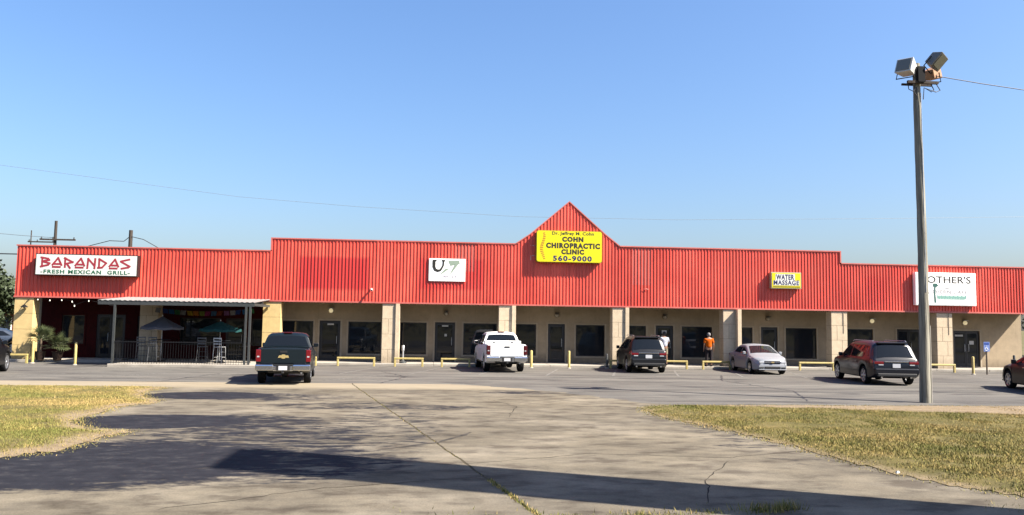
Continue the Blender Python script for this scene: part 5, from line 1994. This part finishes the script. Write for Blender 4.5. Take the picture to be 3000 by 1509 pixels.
def suv(name, col, label, L=4.75, W=1.90, h_=1.72, lens=None, rim=None, rear_bright=None, plate_z=0.92):
    f = L / 2
    c = Car(name, L, W,
            top=[(-f, 0.86), (-f + 0.03, 0.98), (-f + 0.09, 1.08), (-f + 0.40, h_ - 0.12), (-f + 0.52, h_ - 0.04), (-f + 1.1, h_), (0.2, h_ - 0.0), (0.55, h_ - 0.07), (1.30, 1.14), (1.42, 1.10), (f - 0.35, 0.98), (f - 0.10, 0.86), (f, 0.68)],
            belt=[(-f, 0.84), (-f + 0.03, 0.96), (-f + 0.09, 1.065), (-f + 0.4, 1.12), (0, 1.06), (1.3, 1.03), (f - 0.35, 0.95), (f, 0.66)],
            wheels=(-f + 0.98, f - 0.92), Rw=0.365, bot=0.27, tumble=0.34, planf=0.22, planr=0.10, endf=0.34, endr=0.42)
    p_ = paint(name + '_paint', col)
    b = c.body(p_)
    c.top_glass('rear_window', -f + 0.115, -f + 0.385, m_carglass, b, 0.95, 0.90)
    c.top_glass('windshield', 1.28, 0.60, m_carglass, b, 0.97, 0.93)
    zt_ = h_ - 0.13
    for s in (1, -1):
        c.side_patch('side_window', [(-f + 0.55, 1.16), (-f + 1.12, 1.13), (-f + 1.12, zt_), (-f + 0.72, zt_ - 0.03)], m_carglass, b, s)
        c.side_patch('side_window', [(-f + 1.2, 1.12), (-0.02, 1.10), (-0.02, zt_), (-f + 1.2, zt_)], m_carglass, b, s)
        c.side_patch('side_window', [(0.06, 1.10), (1.08, 1.09), (0.50, zt_ - 0.03), (0.06, zt_)], m_carglass, b, s)
        for x0, x1 in ((-0.98, 0.0), (0.04, 1.08)):
            d = c.side_grid('door', x0, x1, 0.36, 1.02, p_, b, s)
            y_ = c.yside(x0, 0.90)
            MB().box(x0 + 0.08, x0 + 0.27, min(s * (y_ + 0.004), s * (y_ + 0.035)), max(s * (y_ + 0.004), s * (y_ + 0.035)), 0.89, 0.925).build('handle', p_, d, bevel=0.008)
        c.side_grid('tail_light', -f + 0.02, -f + 0.34, 0.90, 1.03, lens or m_lens_red, b, s, 0.008)
        g = MB().box(-f - 0.012, -f + 0.05, min(s * 0.50, s * (c.half(-f) - 0.02)), max(s * 0.50, s * (c.half(-f) - 0.02)), 0.86, 0.965)
        g.build('tail_light', lens or m_lens_red, b, bevel=0.015)
        MB().box(-f - 0.014, -f + 0.03, min(s * 0.52, s * 0.72), max(s * 0.52, s * 0.72), 0.805, 0.852).build('reversing_lamp', m_lens_clear, b, bevel=0.01)
        MB().tube([(-f + 0.62, s * (c.W / 2 - 0.34), h_ + 0.03), (-f + 0.7, s * (c.W / 2 - 0.34), h_ + 0.06), (0.2, s * (c.W / 2 - 0.34), h_ + 0.06), (0.35, s * (c.W / 2 - 0.34), h_ + 0.015)], 0.018, 6).build('roof_rail', m_steel, b)
        MB().box(f - 0.22, f - 0.02, min(s * 0.48, s * 0.80), max(s * 0.48, s * 0.80), 0.70, 0.83).build('headlight', m_lens_clear, b, bevel=0.02)
        MB().tube([(-f + 0.3, s * 0.55, 0.33), (-f + 0.02, s * 0.58, 0.33)], 0.04, 8).build('exhaust', m_chrome, c.e)
    c.box('rear_bumper', -f - 0.06, -f + 0.14, -c.half(-f) + 0.03, c.half(-f) - 0.03, 0.44, 0.70, p_, None, 0.05)
    c.box('bumper_trim', -f - 0.072, -f + 0.10, -c.half(-f) + 0.12, c.half(-f) - 0.12, 0.36, 0.50, m_black, None, 0.03)
    c.box('trim_strip', -f - 0.022, -f - 0.002, -0.48, 0.48, 0.945, 0.985, rear_bright or m_chrome, b, 0.006)
    c.plate(-f - 0.004, 0.80)
    MB().box(-f + 0.36, -f + 0.58, -0.60, 0.60, h_ - 0.055, h_ + 0.016).build('roof_spoiler', p_, b, bevel=0.02)
    MB().tube([(-f + 0.17, 0.05, 1.20), (-f + 0.13, 0.40, 1.12)], 0.010, 5).build('rear_wiper', m_black, b)
    c.box('grille', f - 0.05, f + 0.012, -0.42, 0.42, 0.56, 0.76, m_black, None, 0.02)
    c.mirror(0.92, 1.14, p_)
    c.add_wheels(0.23, 0.70, rim)
    tag(c.e, label, 'car')
    return c


def sedan(name, col, label, L=4.85, W=1.84, h_=1.46):
    f = L / 2
    c = Car(name, L, W,
            top=[(-f, 0.80), (-f + 0.06, 0.98), (-f + 0.65, 1.04), (-f + 0.75, 1.05), (-0.95, h_ - 0.07), (-0.5, h_), (0.1, h_ - 0.01), (0.35, h_ - 0.06), (1.20, 1.02), (1.32, 0.98), (f - 0.5, 0.86), (f - 0.12, 0.74), (f, 0.58)],
            belt=[(-f, 0.78), (-f + 0.06, 0.96), (-f + 0.65, 1.00), (0, 0.95), (1.2, 0.93), (f - 0.5, 0.83), (f, 0.56)],
            wheels=(-f + 1.02, f - 0.95), Rw=0.335, bot=0.20, tumble=0.40, planf=0.26, planr=0.14, endf=0.28, endr=0.36, pstart=0.58)
    p_ = mat(name + '_paint', col, 0.42, 0.15, coat=0.1, spec=0.35)
    b = c.body(p_)
    c.top_glass('rear_window', -f + 0.80, -1.0, m_carglass, b, 0.94, 0.90)
    c.top_glass('windshield', 1.17, 0.40, m_carglass, b, 0.97, 0.92)
    zt_ = h_ - 0.13
    for s in (1, -1):
        c.side_patch('side_window', [(-1.25, 1.04), (-0.12, 1.00), (-0.12, zt_), (-0.85, zt_ - 0.04)], m_carglass, b, s)
        c.side_patch('side_window', [(-0.05, 1.00), (0.98, 0.99), (0.30, zt_ - 0.04), (-0.05, zt_)], m_carglass, b, s)
        for x0, x1 in ((-1.02, -0.10), (-0.06, 1.02)):
            d = c.side_grid('door', x0, x1, 0.30, 0.92, p_, b, s)
            y_ = c.yside(x0, 0.84)
            MB().box(x0 + 0.07, x0 + 0.25, min(s * (y_ + 0.004), s * (y_ + 0.032)), max(s * (y_ + 0.004), s * (y_ + 0.032)), 0.825, 0.855).build('handle', m_chrome, d, bevel=0.008)
        # swept headlight
        vs = [(f - 0.50, 0.80), (f - 0.16, 0.71), (f - 0.05, 0.60), (f - 0.12, 0.56), (f - 0.42, 0.66)]
        c.side_patch('headlight', vs, m_lens_clear, b, s, 0.010)
        MB().box(f - 0.16, f + 0.008, min(s * 0.42, s * (c.half(f) - 0.01)), max(s * 0.42, s * (c.half(f) - 0.01)), 0.56, 0.665).build('headlight', m_lens_clear, b, bevel=0.02)
        MB().box(f - 0.10, f + 0.016, min(s * 0.44, s * 0.66), max(s * 0.44, s * 0.66), 0.32, 0.39).build('fog_lamp_recess', m_black, b, bevel=0.015)
        MB().box(-f - 0.01, -f + 0.2, min(s * 0.45, s * (c.half(-f) + 0.005)), max(s * 0.45, s * (c.half(-f) + 0.005)), 0.74, 0.92).build('tail_light', m_lens_red, b, bevel=0.02)
    gr = c.box('grille', f - 0.06, f + 0.014, -0.40, 0.40, 0.545, 0.70, m_black, None, 0.02)
    c.box('grille_bar', f + 0.014, f + 0.03, -0.40, 0.40, 0.605, 0.645, m_chrome, gr, 0.006)
    lg = c.box('lower_grille', f - 0.05, f + 0.02, -0.40, 0.40, 0.30, 0.42, m_black, None, 0.02)
    c.box('bumper_lip', f - 0.12, f + 0.03, -0.70, 0.70, 0.24, 0.285, p_, None, 0.015)
    c.box('emblem', f + 0.03, f + 0.042, -0.07, 0.07, 0.595, 0.655, m_gold, gr, 0.004)
    c.mirror(0.80, 1.02, p_, 0.15)
    c.add_wheels(0.22, 0.68)
    tag(c.e, label, 'car')
    return c


# dark pickup, tail to the camera
c = pickup('dark_pickup_truck', (0.006, 0.013, 0.018), 'dark teal pickup truck seen from behind, nearest to the restaurant patio', 1.90, emblem=m_gold)
c.place(-5.24, -12.05, -6.5, ref=-1.72, k=0.90)
# white pickup with a toolbox
c = pickup('white_pickup_truck', (0.72, 0.73, 0.72), 'white pickup truck with a bed toolbox, parked nose to the kerb', 1.92, tool=m_white, lens=m_lens_dark)
c.place(2.98, -4.2, -3.5, ref=-1.72, k=0.91)
# black crossover
c = suv('black_utility_vehicle', (0.010, 0.011, 0.014), 'black utility vehicle parked tail out beside the person in a pale shirt')
c.place(9.60, -3.85, 4.0, ref=-1.4, k=0.95)
# silver sedan facing the camera
c = sedan('silver_sedan', (0.36, 0.38, 0.41), 'silver sedan facing the camera before the beige shops')
c.place(15.28, -4.15, 184, ref=1.475, k=0.91)
# big dark blue crossover
c = suv('dark_blue_utility_vehicle', (0.004, 0.006, 0.013), 'large dark blue utility vehicle just left of the wooden light pole', L=5.0, W=2.0, h_=1.73, rim=m_alloy)
c.place(17.72, -10.15, 8.0, ref=-1.55, k=0.95)
# car at the right border
c = sedan('black_sedan', (0.008, 0.008, 0.010), 'black sedan cut off by the right edge of the picture')
c.place(22.48, -11.94, 14, ref=1.475)
# car at the left border
c = suv('black_large_utility_vehicle', (0.010, 0.010, 0.012), 'black utility vehicle cut off by the left edge of the picture', L=5.0, W=2.0, h_=1.85, lens=m_lens_dark)
c.place(-17.0, -10.6, -13, ref=-1.52)
# far car by the side of the building
c = sedan('grey_blue_sedan', (0.05, 0.07, 0.11), 'grey blue sedan far off at the left behind the black vehicle')
c.place(-25.6, 8.0, 250, ref=0)

# ================================================================== people
def skin_mesh(name, joints, edges, m, root=0, sub=2):
    """one continuous surface grown over a joint graph"""
    me = bpy.data.meshes.new(name)
    me.from_pydata([q[0] for q in joints], edges, [])
    o = bpy.data.objects.new(name, me)
    COL.objects.link(o)
    o.modifiers.new('skin', 'SKIN')
    if not me.skin_vertices:
        bpy.context.view_layer.objects.active = o
        bm = bmesh.new()
        bm.from_mesh(me)
        bm.verts.layers.skin.verify()
        bm.to_mesh(me)
        bm.free()
    for i, q in enumerate(joints):
        sv = me.skin_vertices[0].data[i]
        r_ = q[1] if isinstance(q[1], (tuple, list)) else (q[1], q[1])
        sv.radius = r_
        sv.use_root = (i == root)
    s = o.modifiers.new('sub', 'SUBSURF')
    s.levels = sub
    s.render_levels = sub
    dg = bpy.context.evaluated_depsgraph_get()
    dg.update()
    out = bpy.data.meshes.new_from_object(o.evaluated_get(dg))
    bpy.data.objects.remove(o)
    out.materials.clear()
    out.materials.append(m)
    out.polygons.foreach_set('use_smooth', [True] * len(out.polygons))
    out.name = name
    return out


def ellipsoid(g, c, r_, n=14, k=10, zmin=-1.0, zmax=1.0):
    prof = []
    vs, fs = [], []
    for i in range(k + 1):
        t_ = math.asin(zmin) + (math.asin(zmax) - math.asin(zmin)) * i / k
        for j in range(n):
            a = 2 * math.pi * j / n
            vs.append((c[0] + r_[0] * math.cos(t_) * math.cos(a), c[1] + r_[1] * math.cos(t_) * math.sin(a), c[2] + r_[2] * math.sin(t_)))
    for i in range(k):
        for j in range(n):
            a, b = i * n + j, i * n + (j + 1) % n
            fs.append((a, b, b + n, a + n))
    g.add(vs, fs)


def person(x, y, z, rz, S, shirt, legs, hair, label, pose, long_legs=True, cap=False):
    """standing figure, faces local +y; S standing height"""
    e = empty('person', (x, y, z), rz)
    k = S / 1.78
    P = lambda a, b, c_: (a * k, b * k, c_ * k)
    Ls, Rs = pose['l'], pose['r']          # elbow, wrist
    J = [(P(0, 0, 0.98), 0.145 * k),                         # 0 pelvis
         (P(0, 0.01, 1.16), (0.150 * k, 0.115 * k)),          # 1 waist
         (P(0, 0.0, 1.36), (0.165 * k, 0.12 * k)),            # 2 chest
         (P(0, -0.015, 1.47), 0.085 * k),                     # 3 collar
         (P(0, 0.0, 1.54), 0.055 * k),                        # 4 neck
         (P(0, 0.02, 1.60), 0.075 * k), (P(0, 0.01, 1.69), 0.092 * k), (P(0, 0.0, 1.755), 0.05 * k),   # 5-7 head
         (P(0.185, -0.01, 1.44), 0.062 * k), (P(*Ls[0]), 0.045 * k), (P(*Ls[1]), 0.030 * k), (P(*Ls[2]), 0.032 * k),   # 8-11
         (P(-0.185, -0.01, 1.44), 0.062 * k), (P(*Rs[0]), 0.045 * k), (P(*Rs[1]), 0.030 * k), (P(*Rs[2]), 0.032 * k),  # 12-15
         (P(0.10, 0, 0.90), 0.095 * k), (P(0.115, 0.015, 0.50), 0.062 * k), (P(0.125, -0.02, 0.09), 0.042 * k), (P(0.14, 0.13, 0.035), 0.036 * k),   # 16-19
         (P(-0.10, 0, 0.90), 0.095 * k), (P(-0.115, 0.015, 0.50), 0.062 * k), (P(-0.125, -0.02, 0.09), 0.042 * k), (P(-0.14, 0.13, 0.035), 0.036 * k)]
    E = [(0, 1), (1, 2), (2, 3), (3, 4), (4, 5), (5, 6), (6, 7), (3, 8), (8, 9), (9, 10), (10, 11), (3, 12), (12, 13), (13, 14), (14, 15),
         (0, 16), (16, 17), (17, 18), (18, 19), (0, 20), (20, 21), (21, 22), (22, 23)]
    me = skin_mesh('body', J, E, m_skin)
    # fingers, nose and ears joined into the same mesh
    g = MB()
    for hand, elb, s in ((J[11][0], J[10][0], 1), (J[15][0], J[14][0], -1)):
        h0 = Vector(hand)
        d = (h0 - Vector(elb)).normalized()
        side = Vector((0, 1, 0)) - d * d.y
        side = side.normalized() if side.length > 0.1 else Vector((1, 0, 0))
        inn = d.cross(side) * s
        for q, ln in zip((-0.030, -0.010, 0.010, 0.028), (0.060, 0.075, 0.080, 0.070)):
            a = h0 + side * q * k
            g.tube([a, a + d * ln * 0.55 * k, a + (d * ln + inn * 0.02) * k], [0.010 * k, 0.009 * k, 0.007 * k], 6)
        a = h0 + side * 0.026 * k - d * 0.02 * k
        g.tube([a, a + (side * 0.035 + d * 0.02) * k, a + (side * 0.045 + d * 0.05) * k], [0.011 * k, 0.010 * k, 0.008 * k], 6)
    g.tube([P(0, 0.10, 1.665), P(0, 0.125, 1.645), P(0, 0.105, 1.635)], [0.008 * k, 0.014 * k, 0.012 * k], 6)
    for s in (1, -1):
        g.tube([P(s * 0.088, 0.0, 1.69), P(s * 0.098, -0.01, 1.665), P(s * 0.088, 0.0, 1.635)], [0.012 * k, 0.016 * k, 0.010 * k], 6)
        g.tube([P(s * 0.035, 0.088, 1.685), P(s * 0.035, 0.098, 1.685)], 0.010 * k, 6)
    m2 = g.mesh('bits', m_skin, 60)
    bm = bmesh.new()
    bm.from_mesh(me)
    bm.from_mesh(m2)
    bm.to_mesh(me)
    bm.free()
    obj('body', me, e)
    # shirt: torso and sleeves a little larger than the body
    JS = [(P(0, 0, 0.93), (0.180 * k, 0.150 * k)), (P(0, 0.01, 1.16), (0.190 * k, 0.150 * k)), (P(0, 0.0, 1.34), (0.195 * k, 0.145 * k)), (P(0, -0.015, 1.465), (0.11 * k, 0.10 * k)),
          (J[8][0], 0.085 * k), (tuple(Vector(J[8][0]).lerp(Vector(J[9][0]), 0.85)), 0.075 * k),
          (J[12][0], 0.085 * k), (tuple(Vector(J[12][0]).lerp(Vector(J[13][0]), 0.85)), 0.075 * k)]
    obj('shirt', skin_mesh('shirt', JS, [(0, 1), (1, 2), (2, 3), (3, 4), (4, 5), (3, 6), (6, 7)], shirt), e)
    ze = 0.14 if long_legs else 0.46
    JL = [(P(0, 0, 0.98), (0.155 * k, 0.135 * k))]
    EL = []
    for s in (1, -1):
        b0 = len(JL)
        JL += [(P(s * 0.10, 0, 0.86), 0.108 * k), (P(s * 0.115, 0.012, 0.52), 0.085 * k)]
        EL += [(0, b0), (b0, b0 + 1)]
        if long_legs:
            JL.append((P(s * 0.122, -0.015, ze), 0.068 * k))
            EL.append((b0 + 1, b0 + 2))
    obj('trousers', skin_mesh('trousers', JL, EL, legs), e)
    g = MB()
    ellipsoid(g, P(0, -0.012, 1.695), (0.102 * k, 0.112 * k, 0.098 * k), zmin=-0.05)
    ellipsoid(g, P(0, -0.035, 1.67), (0.096 * k, 0.090 * k, 0.095 * k), zmin=-0.7)
    hr = g.build('hair' if not cap else 'cap', hair, e, smooth=60)
    for s in (1, -1):
        g = MB()
        g.tube([P(s * 0.125, -0.075, 0.04), P(s * 0.13, 0.0, 0.05), P(s * 0.138, 0.10, 0.04), P(s * 0.142, 0.17, 0.028)], [0.036 * k, 0.046 * k, 0.046 * k, 0.03 * k], 8)
        g.build('shoe', m_darkcloth, e, smooth=60)
    tag(e, label, 'person')
    return e


hang = {'l': ((0.245, -0.03, 1.16), (0.255, 0.03, 0.92), (0.255, 0.05, 0.85)), 'r': ((-0.245, -0.03, 1.16), (-0.255, 0.03, 0.92), (-0.255, 0.05, 0.85))}
reach = {'l': ((0.245, 0.02, 1.17), (0.20, 0.24, 1.20), (0.19, 0.31, 1.22)), 'r': ((-0.25, -0.02, 1.16), (-0.22, 0.16, 0.98), (-0.21, 0.22, 0.95))}
p1 = person(13.90, -0.12, 0.105, R(-4), 1.72, m_orange, m_darkcloth, m_greyhair, 'person in a bright orange shirt and dark trousers, seen from behind, facing the shop window', hang)
p2 = person(11.78, 0.65, 0.105, R(8), 1.74, m_lightcloth, m_khaki, m_hair, 'person in a pale patterned shirt and khaki shorts at a shop door', reach, long_legs=False)

bpy.context.view_layer.update()
